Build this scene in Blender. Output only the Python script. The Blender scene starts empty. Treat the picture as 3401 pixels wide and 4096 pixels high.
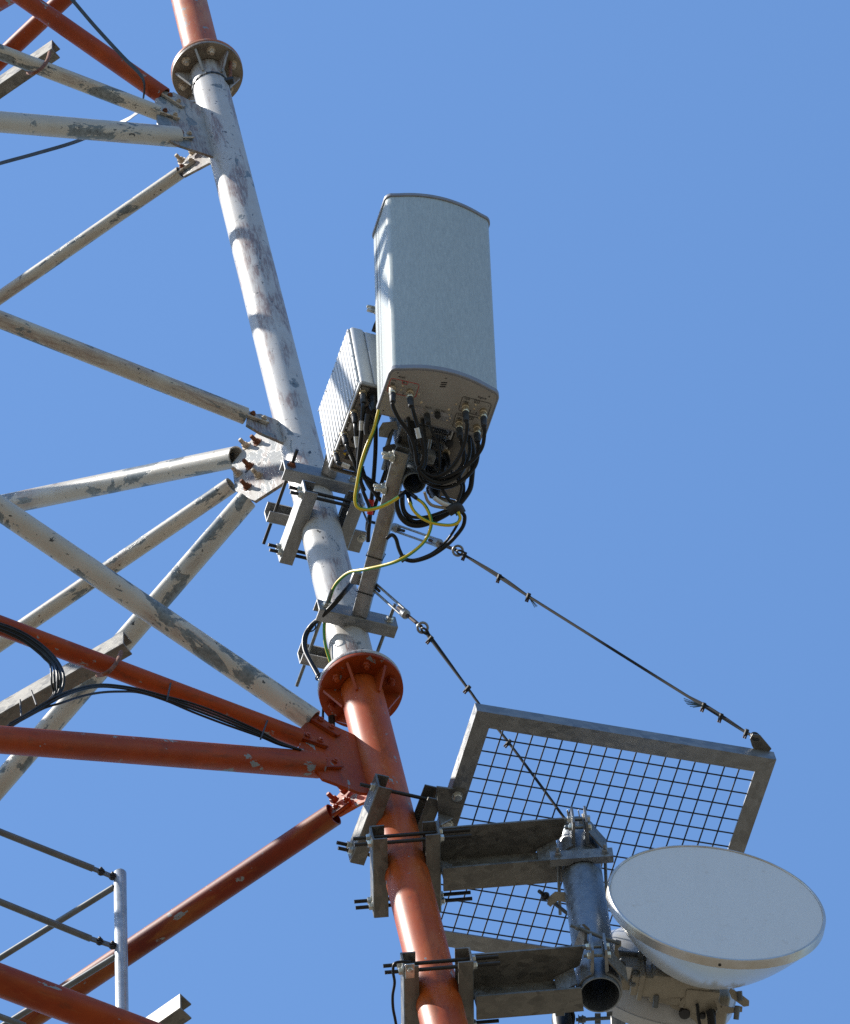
import bpy, bmesh, math, random
from mathutils import Vector, Matrix
random.seed(7)
SC = bpy.context.scene
COL = SC.collection
V = Vector

# ------------------------------------------------------------------ camera
PITCH, ROLL = math.radians(58.0), math.radians(3.0)
FS = 27000.0                       # focal length in pixels of the 3401 x 4096 picture
CAM = V((0, 0, 1.6))
F = V((0, math.cos(PITCH), math.sin(PITCH)))
_R0 = V((1, 0, 0)); _U0 = V((0, -math.sin(PITCH), math.cos(PITCH)))
U = _U0*math.cos(ROLL) + _R0*math.sin(ROLL)
R = _R0*math.cos(ROLL) - _U0*math.sin(ROLL)
Z = V((0, 0, 1))
cd = bpy.data.cameras.new('camera'); cam = bpy.data.objects.new('camera', cd); COL.objects.link(cam)
cd.sensor_fit = 'HORIZONTAL'; cd.sensor_width = 36.0; cd.lens = FS/3401*36.0
cd.clip_start = 0.5; cd.clip_end = 6000
mw = Matrix((R, U, -F)).transposed().to_4x4(); mw.translation = CAM
cam.matrix_world = mw
SC.camera = cam

# ------------------------------------------------------------------ sky, sun, exposure
SUN_EL, SUN_AZ = math.radians(47.0), math.radians(-91.5)     # azimuth clockwise from +Y
sdir = V((math.sin(SUN_AZ)*math.cos(SUN_EL), math.cos(SUN_AZ)*math.cos(SUN_EL), math.sin(SUN_EL)))
w = bpy.data.worlds.new('World'); SC.world = w; w.use_nodes = True
nt = w.node_tree; nt.nodes.clear()
sky = nt.nodes.new('ShaderNodeTexSky'); sky.sky_type = 'NISHITA'; sky.sun_disc = False
sky.sun_elevation = SUN_EL; sky.sun_rotation = SUN_AZ
sky.altitude = 0; sky.air_density = 1.6; sky.dust_density = 0.4; sky.ozone_density = 10.0
bg = nt.nodes.new('ShaderNodeBackground'); bg.inputs['Strength'].default_value = 0.114
wo = nt.nodes.new('ShaderNodeOutputWorld')
nt.links.new(sky.outputs[0], bg.inputs[0]); nt.links.new(bg.outputs[0], wo.inputs[0])
sl = bpy.data.lights.new('sun', 'SUN'); sl.energy = 5.0; sl.angle = math.radians(0.53); sl.color = (1.0, 0.955, 0.88)
so = bpy.data.objects.new('sun', sl); COL.objects.link(so)
so.rotation_euler = sdir.to_track_quat('Z', 'Y').to_euler()
so.location = (-20, 0, 40)
SC.view_settings.view_transform = 'Standard'; SC.view_settings.look = 'None'
SC.view_settings.gamma = 1.0; SC.view_settings.exposure = 0.78
SC.view_settings.use_curve_mapping = False
SC.cycles.use_denoising = False

# ------------------------------------------------------------------ picture geometry helpers
def ray(x, y): return F + R*((x-1700.5)/FS) + U*((2048.0-y)/FS)
def C(x, y, d): return CAM + ray(x, y)*d
def depth(p): return (p-CAM).dot(F)
def proj(p):
    q = p-CAM; d = q.dot(F)
    return (1700.5+q.dot(R)/d*FS, 2048.0-q.dot(U)/d*FS)
def onplane(x, y, p0, n):
    r = ray(x, y); return CAM + r*((p0-CAM).dot(n)/r.dot(n))
def zoomer(x0, y0, s): return lambda x, y: (x0+x/s, y0+y/s)
Z1 = zoomer(0, 0, 1.585); Z3 = zoomer(0, 1100, 1.3415); Z4 = zoomer(0, 2200, 1.1627)
Z5a = zoomer(0, 3200, 1.2457); Z7 = zoomer(1200, 1500, 1.938); Z8 = zoomer(1000, 1700, 2.4914)
Z8b = zoomer(1100, 2100, 2.18); ZG = zoomer(1100, 2700, 1.938); ZM = zoomer(1300, 3000, 2.18)
Z4b = zoomer(1500, 3300, 1.5855); Z5 = zoomer(2100, 3100, 2.108); Z6d = zoomer(2350, 3300, 1.6594)
ZS = zoomer(1700, 2750, 1.1627); ZC = zoomer(1500, 2000, 1.0259); Z9 = zoomer(1490, 1460, 3.354)
ZR = zoomer(1290, 1500, 4.668); ZL = zoomer(1500, 1700, 3.8756); ZD = zoomer(2480, 3700, 2.907)
ZT = zoomer(0, 2480, 3.114); ZF = zoomer(600, 100, 4.36)

# ------------------------------------------------------------------ materials
MATS = {}
def nodes(name):
    m = bpy.data.materials.new(name); m.use_nodes = True
    t = m.node_tree; b = t.nodes['Principled BSDF']; MATS[name] = m
    return m, t, b
def N(t, kind, **kw):
    n = t.nodes.new(kind)
    for k, v in kw.items():
        if k in n.inputs: n.inputs[k].default_value = v
        else: setattr(n, k, v)
    return n
def coords(t, scale=(1, 1, 1)):
    tc = N(t, 'ShaderNodeTexCoord'); oi = N(t, 'ShaderNodeObjectInfo')
    mu = N(t, 'ShaderNodeMath', operation='MULTIPLY'); mu.inputs[1].default_value = 37.0
    t.links.new(oi.outputs['Random'], mu.inputs[0])
    ad = N(t, 'ShaderNodeVectorMath', operation='ADD')
    t.links.new(tc.outputs['Object'], ad.inputs[0]); t.links.new(mu.outputs[0], ad.inputs[1])
    mp = N(t, 'ShaderNodeMapping'); mp.inputs['Scale'].default_value = scale
    t.links.new(ad.outputs[0], mp.inputs[0])
    return mp.outputs[0]
def noise(t, co, scale, detail=4, rough=.55, dist=0.0):
    n = N(t, 'ShaderNodeTexNoise', Scale=scale, Detail=detail, Roughness=rough, Distortion=dist)
    t.links.new(co, n.inputs['Vector']); return n.outputs['Fac']
def ramp(t, src, lo, hi, a=0.0, b=1.0):
    r = N(t, 'ShaderNodeMapRange'); r.inputs[1].default_value = lo; r.inputs[2].default_value = hi
    r.inputs[3].default_value = a; r.inputs[4].default_value = b; r.clamp = True
    t.links.new(src, r.inputs[0]); return r.outputs[0]
def mix(t, fac, a, b):
    m = N(t, 'ShaderNodeMix', data_type='RGBA')
    for s, v in ((6, a), (7, b)):
        if isinstance(v, tuple): m.inputs[s].default_value = (*v, 1) if len(v) == 3 else v
        else: t.links.new(v, m.inputs[s])
    if isinstance(fac, float): m.inputs[0].default_value = fac
    else: t.links.new(fac, m.inputs[0])
    return m.outputs[2]
def mul(t, a, b):
    m = N(t, 'ShaderNodeMath', operation='MULTIPLY'); t.links.new(a, m.inputs[0])
    if isinstance(b, float): m.inputs[1].default_value = b
    else: t.links.new(b, m.inputs[1])
    return m.outputs[0]
def bump(t, b, src, strength=.2, dist=.002):
    n = N(t, 'ShaderNodeBump', Strength=strength, Distance=dist)
    t.links.new(src, n.inputs['Height']); t.links.new(n.outputs[0], b.inputs['Normal'])
def plain(name, col, rough=.5, metal=0.0, var=.12, scale=40, bumps=0.0):
    m, t, b = nodes(name)
    co = coords(t); f = noise(t, co, scale, 5)
    d = tuple(c*(1-2*var) for c in col); l = tuple(min(1, c*(1+2*var)) for c in col)
    t.links.new(mix(t, ramp(t, f, .3, .7), d, l), b.inputs['Base Color'])
    b.inputs['Roughness'].default_value = rough; b.inputs['Metallic'].default_value = metal
    if bumps: bump(t, b, f, bumps)
    return m
def white_paint(name, base, smear, flake_at, smear_amt=.75, cream=(.50, .44, .34), cream_amt=.25, smear_lo=.46, fscale=9.0):
    m, t, b = nodes(name)
    co = coords(t); cs = coords(t, (1, 1, .12)); cm = coords(t, (1, 1, .45))
    streak = noise(t, cs, 26, 6, .65, .3); big = noise(t, cm, 5.5, 3, .5)
    fine = noise(t, cs, 120, 4, .7)
    col = mix(t, mul(t, ramp(t, noise(t, co, 9, 5), .35, .75), cream_amt), base, cream)
    ms = N(t, 'ShaderNodeMath', operation='ADD'); t.links.new(mul(t, big, .62), ms.inputs[0]); t.links.new(mul(t, streak, .38), ms.inputs[1])
    sm = ramp(t, ms.outputs[0], smear_lo+.045, smear_lo+.10)
    sm = mul(t, sm, ramp(t, fine, .40, .56, .15, 1.0))
    col = mix(t, mul(t, sm, smear_amt), col, smear)
    fl = noise(t, coords(t, (1, 1, .40)), fscale, 8, .64, .4)
    fm = ramp(t, fl, flake_at, flake_at+.012)
    col = mix(t, fm, col, mix(t, ramp(t, noise(t, co, 60), .3, .7), (.085, .10, .105), (.19, .21, .215)))
    ch = ramp(t, noise(t, coords(t, (1, 1, .7)), 38, 6, .62, .6), .645, .655)
    col = mix(t, ch, col, (.035, .035, .035))
    rd = ramp(t, noise(t, co, 52, 5, .6, .3), .69, .71)
    col = mix(t, mul(t, rd, .8), col, (.11, .045, .02))
    dirt = ramp(t, noise(t, cs, 14, 7, .75), .56, .72)
    col = mix(t, mul(t, dirt, .15), col, (.16, .12, .08))
    t.links.new(col, b.inputs['Base Color'])
    b.inputs['Roughness'].default_value = .42
    h = N(t, 'ShaderNodeMath', operation='SUBTRACT'); t.links.new(mul(t, streak, .5), h.inputs[0]); t.links.new(fm, h.inputs[1])
    bump(t, b, h.outputs[0], .35, .0015)
    return m
white_paint('leg_white', (.42, .412, .40), (.16, .09, .07), .635, .8, (.32, .28, .235), .4, .45, 12.0)
white_paint('brace_white', (.45, .425, .375), (.19, .115, .095), .548, .55, (.35, .30, .23), .45, .485, 10.0)
white_paint('plate_white', (.34, .325, .30), (.14, .085, .068), .545, .9, (.20, .16, .11), .6, .45, 14.0)
white_paint('flange_dirty', (.25, .21, .16), (.10, .07, .05), .66, .9, (.15, .118, .08), .9)
def orange_paint(name, base, dark, chalk, chalk_amt):
    m, t, b = nodes(name)
    co = coords(t); cs = coords(t, (1, 1, .25))
    col = mix(t, ramp(t, noise(t, co, 4, 5), .35, .7), base, dark)
    col = mix(t, mul(t, ramp(t, noise(t, cs, 9, 6, .6, .4), .48, .72), chalk_amt), col, chalk)
    sp = ramp(t, noise(t, coords(t, (1, 1, .6)), 17, 7, .62, .3), .635, .645)
    col = mix(t, sp, col, (.20, .225, .24))
    dk = ramp(t, noise(t, cs, 22, 7, .72), .55, .68)
    col = mix(t, mul(t, dk, .6), col, (.085, .028, .012))
    col = mix(t, mul(t, ramp(t, noise(t, coords(t, (1, 1, .3)), 60, 5, .7), .55, .68), .35), col, chalk)
    t.links.new(col, b.inputs['Base Color'])
    b.inputs['Roughness'].default_value = .46; b.inputs['Specular IOR Level'].default_value = .28
    bump(t, b, noise(t, co, 160, 4), .14, .001)
    return m
orange_paint('orange', (.32, .046, .002), (.19, .021, .002), (.31, .08, .018), .45)
orange_paint('orange_leg', (.42, .075, .006), (.28, .040, .004), (.43, .15, .055), .6)
orange_paint('orange_faded', (.38, .105, .033), (.27, .05, .016), (.42, .24, .13), .9)
orange_paint('orange_rust', (.20, .023, .003), (.12, .013, .003), (.30, .11, .022), .85)
def galv(name, a, b_, rough, metal=.35, scale=14):
    m, t, b = nodes(name)
    co = coords(t, (1, 1, .6))
    wn = noise(t, co, 7, 3)
    ad = N(t, 'ShaderNodeVectorMath', operation='ADD'); t.links.new(co, ad.inputs[0])
    sc = N(t, 'ShaderNodeVectorMath', operation='SCALE'); sc.inputs['Scale'].default_value = .022
    nz = N(t, 'ShaderNodeTexNoise', Scale=18.0, Detail=4.0); t.links.new(co, nz.inputs['Vector'])
    t.links.new(nz.outputs['Color'], sc.inputs[0]); t.links.new(sc.outputs[0], ad.inputs[1])
    vo = N(t, 'ShaderNodeTexVoronoi', Scale=scale); t.links.new(ad.outputs[0], vo.inputs['Vector'])
    bw = N(t, 'ShaderNodeRGBToBW'); t.links.new(vo.outputs['Color'], bw.inputs[0])
    f = N(t, 'ShaderNodeMath', operation='ADD'); t.links.new(mul(t, bw.outputs[0], .42), f.inputs[0]); t.links.new(mul(t, noise(t, co, 34, 7, .75), .58), f.inputs[1])
    col = mix(t, ramp(t, f.outputs[0], .25, .75), a, b_)
    col = mix(t, mul(t, ramp(t, noise(t, coords(t), 95, 6, .75), .60, .70), .5), col, tuple(min(1, c*1.5) for c in b_))
    col = mix(t, mul(t, ramp(t, wn, .42, .8), .3), col, (.15, .135, .11))
    t.links.new(col, b.inputs['Base Color'])
    t.links.new(ramp(t, f.outputs[0], .3, .7, rough-.08, rough+.12), b.inputs['Roughness'])
    b.inputs['Metallic'].default_value = metal
    return m
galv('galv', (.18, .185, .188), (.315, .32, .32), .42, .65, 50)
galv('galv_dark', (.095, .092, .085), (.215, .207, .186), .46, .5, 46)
galv('galv_pipe', (.17, .20, .23), (.25, .28, .31), .38, .65, 60)
plain('zinc', (.50, .50, .46), .32, .75, .15, 60)
plain('rod_dark', (.022, .020, .018), .5, .3, .2, 90)
plain('rust', (.16, .055, .022), .8, .1, .3, 60, .3)
plain('bolt_paint', (.42, .34, .25), .6, 0, .25, 80, .2)
plain('bolt_orange', (.27, .045, .015), .5, 0, .2, 80)
plain('rubber', (.009, .009, .009), .42, 0, .2, 30)
MATS['rubber'].node_tree.nodes['Principled BSDF'].inputs['Specular IOR Level'].default_value = .3
plain('rubber_matt', (.02, .02, .021), .6, 0, .2, 30)
plain('label_white', (.55, .55, .53), .5, 0, .05)
plain('red_tape', (.62, .02, .015), .4, 0, .05)
plain('brass', (.55, .46, .32), .3, .8, .12, 60)
plain('plate_beige', (.30, .292, .272), .55, 0, .035, 12)
plain('cap_grey', (.20, .205, .225), .45, 0, .04)
plain('rru_white', (.47, .47, .465), .40, 0, .02, 10)
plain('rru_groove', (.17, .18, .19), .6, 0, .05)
plain('rru_bottom', (.16, .148, .13), .5, 0, .06)
plain('dark_plastic', (.018, .018, .02), .45, 0, .1)
plain('ink', (.02, .02, .02), .6, 0, 0)
plain('ink_red', (.42, .02, .02), .6, 0, 0)
plain('steel_plate', (.42, .42, .41), .3, .8, .15, 30)
plain('alu_beige', (.30, .265, .205), .5, .15, .06, 25)
plain('dish_white', (.46, .465, .47), .22, 0, .05, 7)
plain('wire_rope', (.008, .0075, .007), .9, 0, .3, 200)
plain('mesh_wire', (.025, .028, .034), .45, .3, .15)
plain('strap', (.035, .045, .055), .6, .1, .12)
plain('rail_grey', (.12, .13, .135), .45, .25, .1, 20)
plain('post_grey', (.38, .41, .44), .36, .4, .1, 20)
plain('yellow_sign', (.70, .45, .02), .5, 0, .02)
plain('blue_sign', (.03, .12, .42), .5, 0, .02)
plain('wire_frayed', (.05, .09, .11), .5, .3, .2)

def radome(name, base, spec):
    m, t, b = nodes(name)
    tc = N(t, 'ShaderNodeTexCoord'); mp = N(t, 'ShaderNodeMapping'); t.links.new(tc.outputs['Object'], mp.inputs[0])
    mp.inputs['Scale'].default_value = (1, 1, .16)
    f = noise(t, mp.outputs[0], 150, 4, .7); g = noise(t, tc.outputs['Object'], 170, 3, .7); h = noise(t, tc.outputs['Object'], 5, 3)
    s = N(t, 'ShaderNodeMath', operation='ADD'); t.links.new(mul(t, f, .6), s.inputs[0]); t.links.new(mul(t, g, .4), s.inputs[1])
    lo = tuple(c*.80 for c in base); hi = tuple(c*1.16 for c in base)
    col = mix(t, ramp(t, s.outputs[0], .35, .65), lo, hi)
    col = mix(t, mul(t, ramp(t, h, .4, .7), .18), col, tuple(c*.8 for c in base))
    mp2 = N(t, 'ShaderNodeMapping'); t.links.new(tc.outputs['Object'], mp2.inputs[0]); mp2.inputs['Scale'].default_value = (1, 1, .05)
    col = mix(t, mul(t, ramp(t, noise(t, mp2.outputs[0], 26, 5, .7), .5, .72), .18), col, tuple(c*.62 for c in base))
    t.links.new(col, b.inputs['Base Color'])
    b.inputs['Roughness'].default_value = .33; b.inputs['Specular IOR Level'].default_value = spec
    bump(t, b, s.outputs[0], .25, .0008)
radome('radome', (.375, .405, .378), .6)
def dish_face():
    m, t, b = nodes('dish_face')
    co = coords(t)
    col = mix(t, ramp(t, noise(t, co, 240, 3), .3, .7), (.60, .585, .57), (.70, .685, .665))
    sp = mul(t, ramp(t, noise(t, co, 22, 7, .75), .57, .66), ramp(t, noise(t, co, 5), .48, .60))
    col = mix(t, mul(t, ramp(t, noise(t, coords(t, (1, .15, 1)), 26, 5, .7), .5, .68), .07), col, (.40, .37, .33))
    t.links.new(mix(t, mul(t, sp, .22), col, (.34, .24, .15)), b.inputs['Base Color'])
    b.inputs['Roughness'].default_value = .6
dish_face()
def rim_metal():
    m, t, b = nodes('rim_metal')
    co = coords(t)
    t.links.new(mix(t, ramp(t, noise(t, co, 6, 6, .65), .38, .66), (.60, .595, .59), (.48, .43, .35)), b.inputs['Base Color'])
    b.inputs['Roughness'].default_value = .38; b.inputs['Metallic'].default_value = .6
rim_metal()
def stripe_wire():
    m, t, b = nodes('yellow_green')
    uv = N(t, 'ShaderNodeUVMap')
    sx = N(t, 'ShaderNodeSeparateXYZ'); t.links.new(uv.outputs[0], sx.inputs[0])
    r = ramp(t, sx.outputs[0], .74, .75)
    t.links.new(mix(t, r, (.62, .47, .015), (.04, .25, .05)), b.inputs['Base Color'])
    b.inputs['Roughness'].default_value = .35
stripe_wire()
def ground_mat():
    m, t, b = nodes('dry_ground')
    tc = N(t, 'ShaderNodeTexCoord')
    a = noise(t, tc.outputs['Object'], .35, 6); c = noise(t, tc.outputs['Object'], 9, 6)
    col = mix(t, ramp(t, a, .4, .65), (.125, .105, .078), (.085, .078, .05))
    t.links.new(mix(t, mul(t, ramp(t, c, .4, .7), .5), col, (.155, .135, .105)), b.inputs['Base Color'])
    b.inputs['Roughness'].default_value = .95
    bump(t, b, c, .6, .05)
ground_mat()

# ------------------------------------------------------------------ object helpers
WM = {}
def link(o, parent, M):
    COL.objects.link(o)
    if parent is not None:
        o.parent = parent; o.matrix_parent_inverse = WM[parent.name].inverted()
    o.matrix_basis = M; WM[o.name] = M.copy()
def tag(o, label, cat=None, group=None, kind=None):
    o['label'] = label
    if cat: o['category'] = cat
    if group: o['group'] = group
    if kind: o['kind'] = kind
    return o
def thing(name, loc, label, cat, group=None):
    o = bpy.data.objects.new(name, None); o.empty_display_size = .05
    link(o, None, Matrix.Translation(loc)); return tag(o, label, cat, group)
def frame(o, x, y, z):
    M = Matrix((x, y, z)).transposed().to_4x4(); M.translation = o; return M
def zframe(p0, p1, hint=None):
    z = (p1-p0).normalized(); h = hint if hint is not None else -F
    x = h - z*h.dot(z)
    if x.length < 1e-4: x = z.orthogonal()
    x.normalize(); return frame(p0, x, z.cross(x), z)
def mk(name, verts, faces, mat, parent=None, M=None, smooth=False, uvs=None):
    me = bpy.data.meshes.new(name); me.from_pydata([tuple(v) for v in verts], [], faces)
    bm = bmesh.new(); bm.from_mesh(me); bmesh.ops.recalc_face_normals(bm, faces=bm.faces); bm.to_mesh(me); bm.free()
    if smooth: me.shade_smooth() if smooth is True else me.set_sharp_from_angle(angle=math.radians(smooth))
    return mesh_obj(name, me, mat, parent, M)
def mesh_obj(name, me, mat, parent=None, M=None):
    if mat and not me.materials: me.materials.append(MATS[mat])
    o = bpy.data.objects.new(name, me); link(o, parent, M or Matrix.Identity(4)); return o
def smooth_by_angle(me, ang=40):
    me.shade_smooth(); me.set_sharp_from_angle(angle=math.radians(ang))
def lathe_data(prof, seg=32, closed=False):
    vs, fs = [], []
    n = len(prof)
    for r, z in prof:
        for k in range(seg):
            a = 2*math.pi*k/seg; vs.append((r*math.cos(a), r*math.sin(a), z))
    for i in range(n if closed else n-1):
        j = (i+1) % n
        for k in range(seg):
            l = (k+1) % seg; fs.append((i*seg+k, i*seg+l, j*seg+l, j*seg+k))
    if not closed:
        fs.append(tuple(range(seg))); fs.append(tuple((n-1)*seg+k for k in range(seg)))
    return vs, fs
def lathe(name, prof, mat, parent, M, seg=32, closed=False, ang=40):
    vs, fs = lathe_data(prof, seg, closed)
    o = mk(name, vs, fs, mat, parent, M); smooth_by_angle(o.data, ang); return o
def pipe(name, p0, p1, r, mat, parent, t=None, seg=32, hint=None):
    L = (p1-p0).length
    if t: return lathe(name, [(r, 0), (r, L), (r-t, L), (r-t, 0)], mat, parent, zframe(p0, p1, hint), seg, True)
    return lathe(name, [(r, 0), (r, L)], mat, parent, zframe(p0, p1, hint), seg)
def extrude(name, poly, p0, p1, xd, mat, parent):
    """closed outline poly [(x,y)] swept from p0 to p1; x axis of the outline along xd"""
    z = (p1-p0).normalized(); x = (xd-z*xd.dot(z)).normalized(); y = z.cross(x)
    L = (p1-p0).length; n = len(poly)
    vs = [(a, b, 0) for a, b in poly]+[(a, b, L) for a, b in poly]
    fs = [tuple(range(n)), tuple(range(n, 2*n))]+[(i, (i+1) % n, n+(i+1) % n, n+i) for i in range(n)]
    return mk(name, vs, fs, mat, parent, frame(p0, x, y, z))
def channel(name, p0, p1, w, h, t, open_dir, mat, parent):
    """C channel, web outer face centred on p0-p1, flanges reaching h along open_dir"""
    e = w/2; q = t*.5
    poly = [(0, -e+q), (q, -e), (h, -e), (h, -e+t), (t+q, -e+t), (t, -e+t+q), (t, e-t-q), (t+q, e-t), (h, e-t), (h, e), (q, e), (0, e-q)]
    return extrude(name, poly, p0, p1, open_dir, mat, parent)
def tube4(name, p0, p1, w, h, xd, mat, parent, t=.005, r=.006):
    """square hollow bar, open at both ends"""
    z = (p1-p0).normalized(); x = (xd-z*xd.dot(z)).normalized(); y = z.cross(x); L = (p1-p0).length
    def ring(a, b, r_):
        o = []
        for sx, sy, a0 in ((1, 1, 0), (-1, 1, 90), (-1, -1, 180), (1, -1, 270)):
            for k in range(3):
                an = math.radians(a0+45*k); o.append((sx*(a-r_)+r_*math.cos(an), sy*(b-r_)+r_*math.sin(an)))
        return o
    A = ring(w/2, h/2, r); B = ring(w/2-t, h/2-t, max(r-t, .001)); n = 12
    vs = [(a, b, 0) for a, b in A]+[(a, b, L) for a, b in A]+[(a, b, L) for a, b in B]+[(a, b, 0) for a, b in B]
    fs = []
    for i in range(4):
        j = (i+1) % 4
        for k in range(n): fs.append((i*n+k, i*n+(k+1) % n, j*n+(k+1) % n, j*n+k))
    o = mk(name, vs, fs, mat, parent, frame(p0, x, y, z)); smooth_by_angle(o.data, 50); return o
def plate(name, pts, n, t, mat, parent, z_hint=None):
    """flat plate: polygon of world points, thickness t centred, normal n; local z runs along z_hint"""
    c = sum(pts, V())/len(pts); n = n.normalized()
    zz = (z_hint or Z); zz = (zz-n*zz.dot(n)).normalized(); x = n; y = zz.cross(x)
    M = frame(c, x, y, zz); Mi = M.inverted(); k = len(pts)
    loc = [Mi @ p for p in pts]
    vs = [(-t/2, p.y, p.z) for p in loc]+[(t/2, p.y, p.z) for p in loc]
    fs = [tuple(range(k)), tuple(range(k, 2*k))]+[(i, (i+1) % k, k+(i+1) % k, k+i) for i in range(k)]
    return mk(name, vs, fs, mat, parent, M)
def box_mesh(name, dims, bev=.003, seg=2):
    bm = bmesh.new(); bmesh.ops.create_cube(bm, size=1)
    for v in bm.verts: v.co = V((v.co.x*dims[0], v.co.y*dims[1], v.co.z*dims[2]))
    if bev: bmesh.ops.bevel(bm, geom=bm.edges[:], offset=bev, segments=seg, profile=.5, affect='EDGES')
    me = bpy.data.meshes.new(name); bm.to_mesh(me); bm.free(); smooth_by_angle(me, 40); return me
def box(name, c, x, y, z, dims, mat, parent, bev=.003, seg=2):
    return mesh_obj(name, box_mesh(name, dims, bev, seg), mat, parent, frame(c, x, y, z))
def catmull(pts, n=6):
    P = [pts[0]*2-pts[1]]+list(pts)+[pts[-1]*2-pts[-2]]; out = []
    for i in range(1, len(P)-2):
        p0, p1, p2, p3 = P[i-1:i+3]
        for k in range(n):
            u = k/n
            out.append(.5*((2*p1)+(p2-p0)*u+(2*p0-5*p1+4*p2-p3)*u*u+(3*p1-p0-3*p2+p3)*u**3))
    out.append(P[-2]); return out
def sweep(name, pts, r, mat, parent=None, n=6, seg=10, prof=None, hint=None, closed=False, straight=False):
    pts = [V(p) for p in pts]
    path = pts if straight else catmull(pts, n)
    o0 = path[0].copy(); vs, fs, uv = [], [], []
    prof = prof or [(math.cos(2*math.pi*k/seg)*r, math.sin(2*math.pi*k/seg)*r) for k in range(seg)]
    seg = len(prof)
    x = None; m = len(path)
    for i, p in enumerate(path):
        if closed: t = path[(i+1) % m]-path[i-1]
        else: t = path[min(i+1, m-1)]-path[max(i-1, 0)]
        t.normalize()
        if x is None:
            x = (hint or -F).copy()
        x = x-t*x.dot(t); x.normalize(); y = t.cross(x)
        for a, b in prof: vs.append(p-o0+x*a+y*b)
    for i in range(m if closed else m-1):
        j = (i+1) % m
        for k in range(seg): fs.append((i*seg+k, i*seg+(k+1) % seg, j*seg+(k+1) % seg, j*seg+k))
    if not closed: fs += [tuple(range(seg)), tuple((m-1)*seg+k for k in range(seg))]
    me = bpy.data.meshes.new(name); me.from_pydata([tuple(v) for v in vs], [], fs)
    ul = me.uv_layers.new()
    for pl in me.polygons:
        for li in pl.loop_indices:
            vi = me.loops[li].vertex_index; ul.data[li].uv = ((vi % seg)/max(1, seg-1), vi//seg/m)
    smooth_by_angle(me, 60)
    return mesh_obj(name, me, mat, parent, Matrix.Translation(o0))
BOLT = {}
def bolt(p, d, mat, parent, r=.013, h=.011, shank=.02, sr=.0075, washer=True, name='bolt'):
    """hex nut with washer and protruding shank, pointing along d from the face point p"""
    key = (round(r, 4), round(h, 4), round(shank, 4), round(sr, 4), washer, mat)
    if key not in BOLT:
        vs, fs = [], []
        def add(prof, seg, rot=0.0):
            a, f = lathe_data(prof, seg); o = len(vs)
            vs.extend(V(q) for q in a); fs.extend(tuple(i+o for i in q) for q in f)
        if washer: add([(r*1.35, 0), (r*1.35, .003)], 16)
        z0 = .003 if washer else 0
        add([(r, z0), (r, z0+h*.8), (r*.85, z0+h)], 6)
        if shank: add([(sr, z0+h), (sr, z0+h+shank*.85), (sr*.75, z0+h+shank)], 10)
        me = bpy.data.meshes.new(name); me.from_pydata([tuple(v) for v in vs], [], fs)
        bm = bmesh.new(); bm.from_mesh(me); bmesh.ops.recalc_face_normals(bm, faces=bm.faces); bm.to_mesh(me); bm.free()
        smooth_by_angle(me, 35); me.materials.append(MATS[mat]); BOLT[key] = me
    M = zframe(p, p+d); M = M @ Matrix.Rotation(random.random()*6.28, 4, 'Z')
    o = bpy.data.objects.new(name, BOLT[key]); link(o, parent, M); return o
def text(body, p, x, y, size, mat, parent, name='lettering'):
    cu = bpy.data.curves.new(name, 'FONT'); cu.body = body; cu.size = size; cu.align_x = 'CENTER'; cu.align_y = 'CENTER'; cu.extrude = .0003
    to = bpy.data.objects.new(name, cu); COL.objects.link(to)
    dg = bpy.context.evaluated_depsgraph_get(); me = bpy.data.meshes.new_from_object(to.evaluated_get(dg))
    bpy.data.objects.remove(to); bpy.data.curves.remove(cu)
    me.materials.clear(); me.materials.append(MATS[mat])
    return mesh_obj(name, me, mat, parent, frame(p, x, y, x.cross(y)))

# ------------------------------------------------------------------ ground
g = mk('ground', [(-3000, -3000, 0), (3000, -3000, 0), (3000, 3000, 0), (-3000, 3000, 0)], [(0, 1, 2, 3)], 'dry_ground')
g['kind'] = 'structure'
# ------------------------------------------------------------------ the tower leg line and its frames
LT = C(781, 100, 31.97); LB = C(1767, 4059, 24.39)
A = (LT-LB).normalized()                                   # up along the leg
VF = -F+A*F.dot(A); VF.normalize()                         # towards the camera, square to the leg
UR = A.cross(VF)                                           # to the right
LR = .084
def legrow(y):
    lo, hi = -2.0, 14.0
    for _ in range(60):
        m = (lo+hi)/2
        if proj(LB+A*m)[1] > y: lo = m
        else: hi = m
    return LB+A*lo
def dirp(p, dx, dy, n=A):
    x, y = proj(p); return (onplane(x+dx, y+dy, p, n)-p).normalized()
Q0 = legrow(2400)
HA = dirp(Q0, -100, -38.4, Z); HB = dirp(Q0, -100, 68.0, Z)
NA = A.cross(HA).normalized(); NB = A.cross(HB).normalized()
if NA.dot(F) > 0: NA = -NA
if NB.dot(F) > 0: NB = -NB                                 # both towards the camera
E1 = dirp(Q0, 100, 22.9); E2 = A.cross(E1)                 # antenna clamps: right, away
N1 = dirp(legrow(3500), 100, -8.0); N2 = A.cross(N1)       # dish clamps: right, away
def onA(x, y, off=0.0): return onplane(x, y, LB+NA*off, NA)
def onB(x, y, off=0.0): return onplane(x, y, LB+NB*off, NB)

tower = thing('lattice_tower', LB-A*20, 'red and white lattice tower with peeling painted tubular legs and braces', 'tower')
F1 = legrow(300); F2 = legrow(2768)
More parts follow.
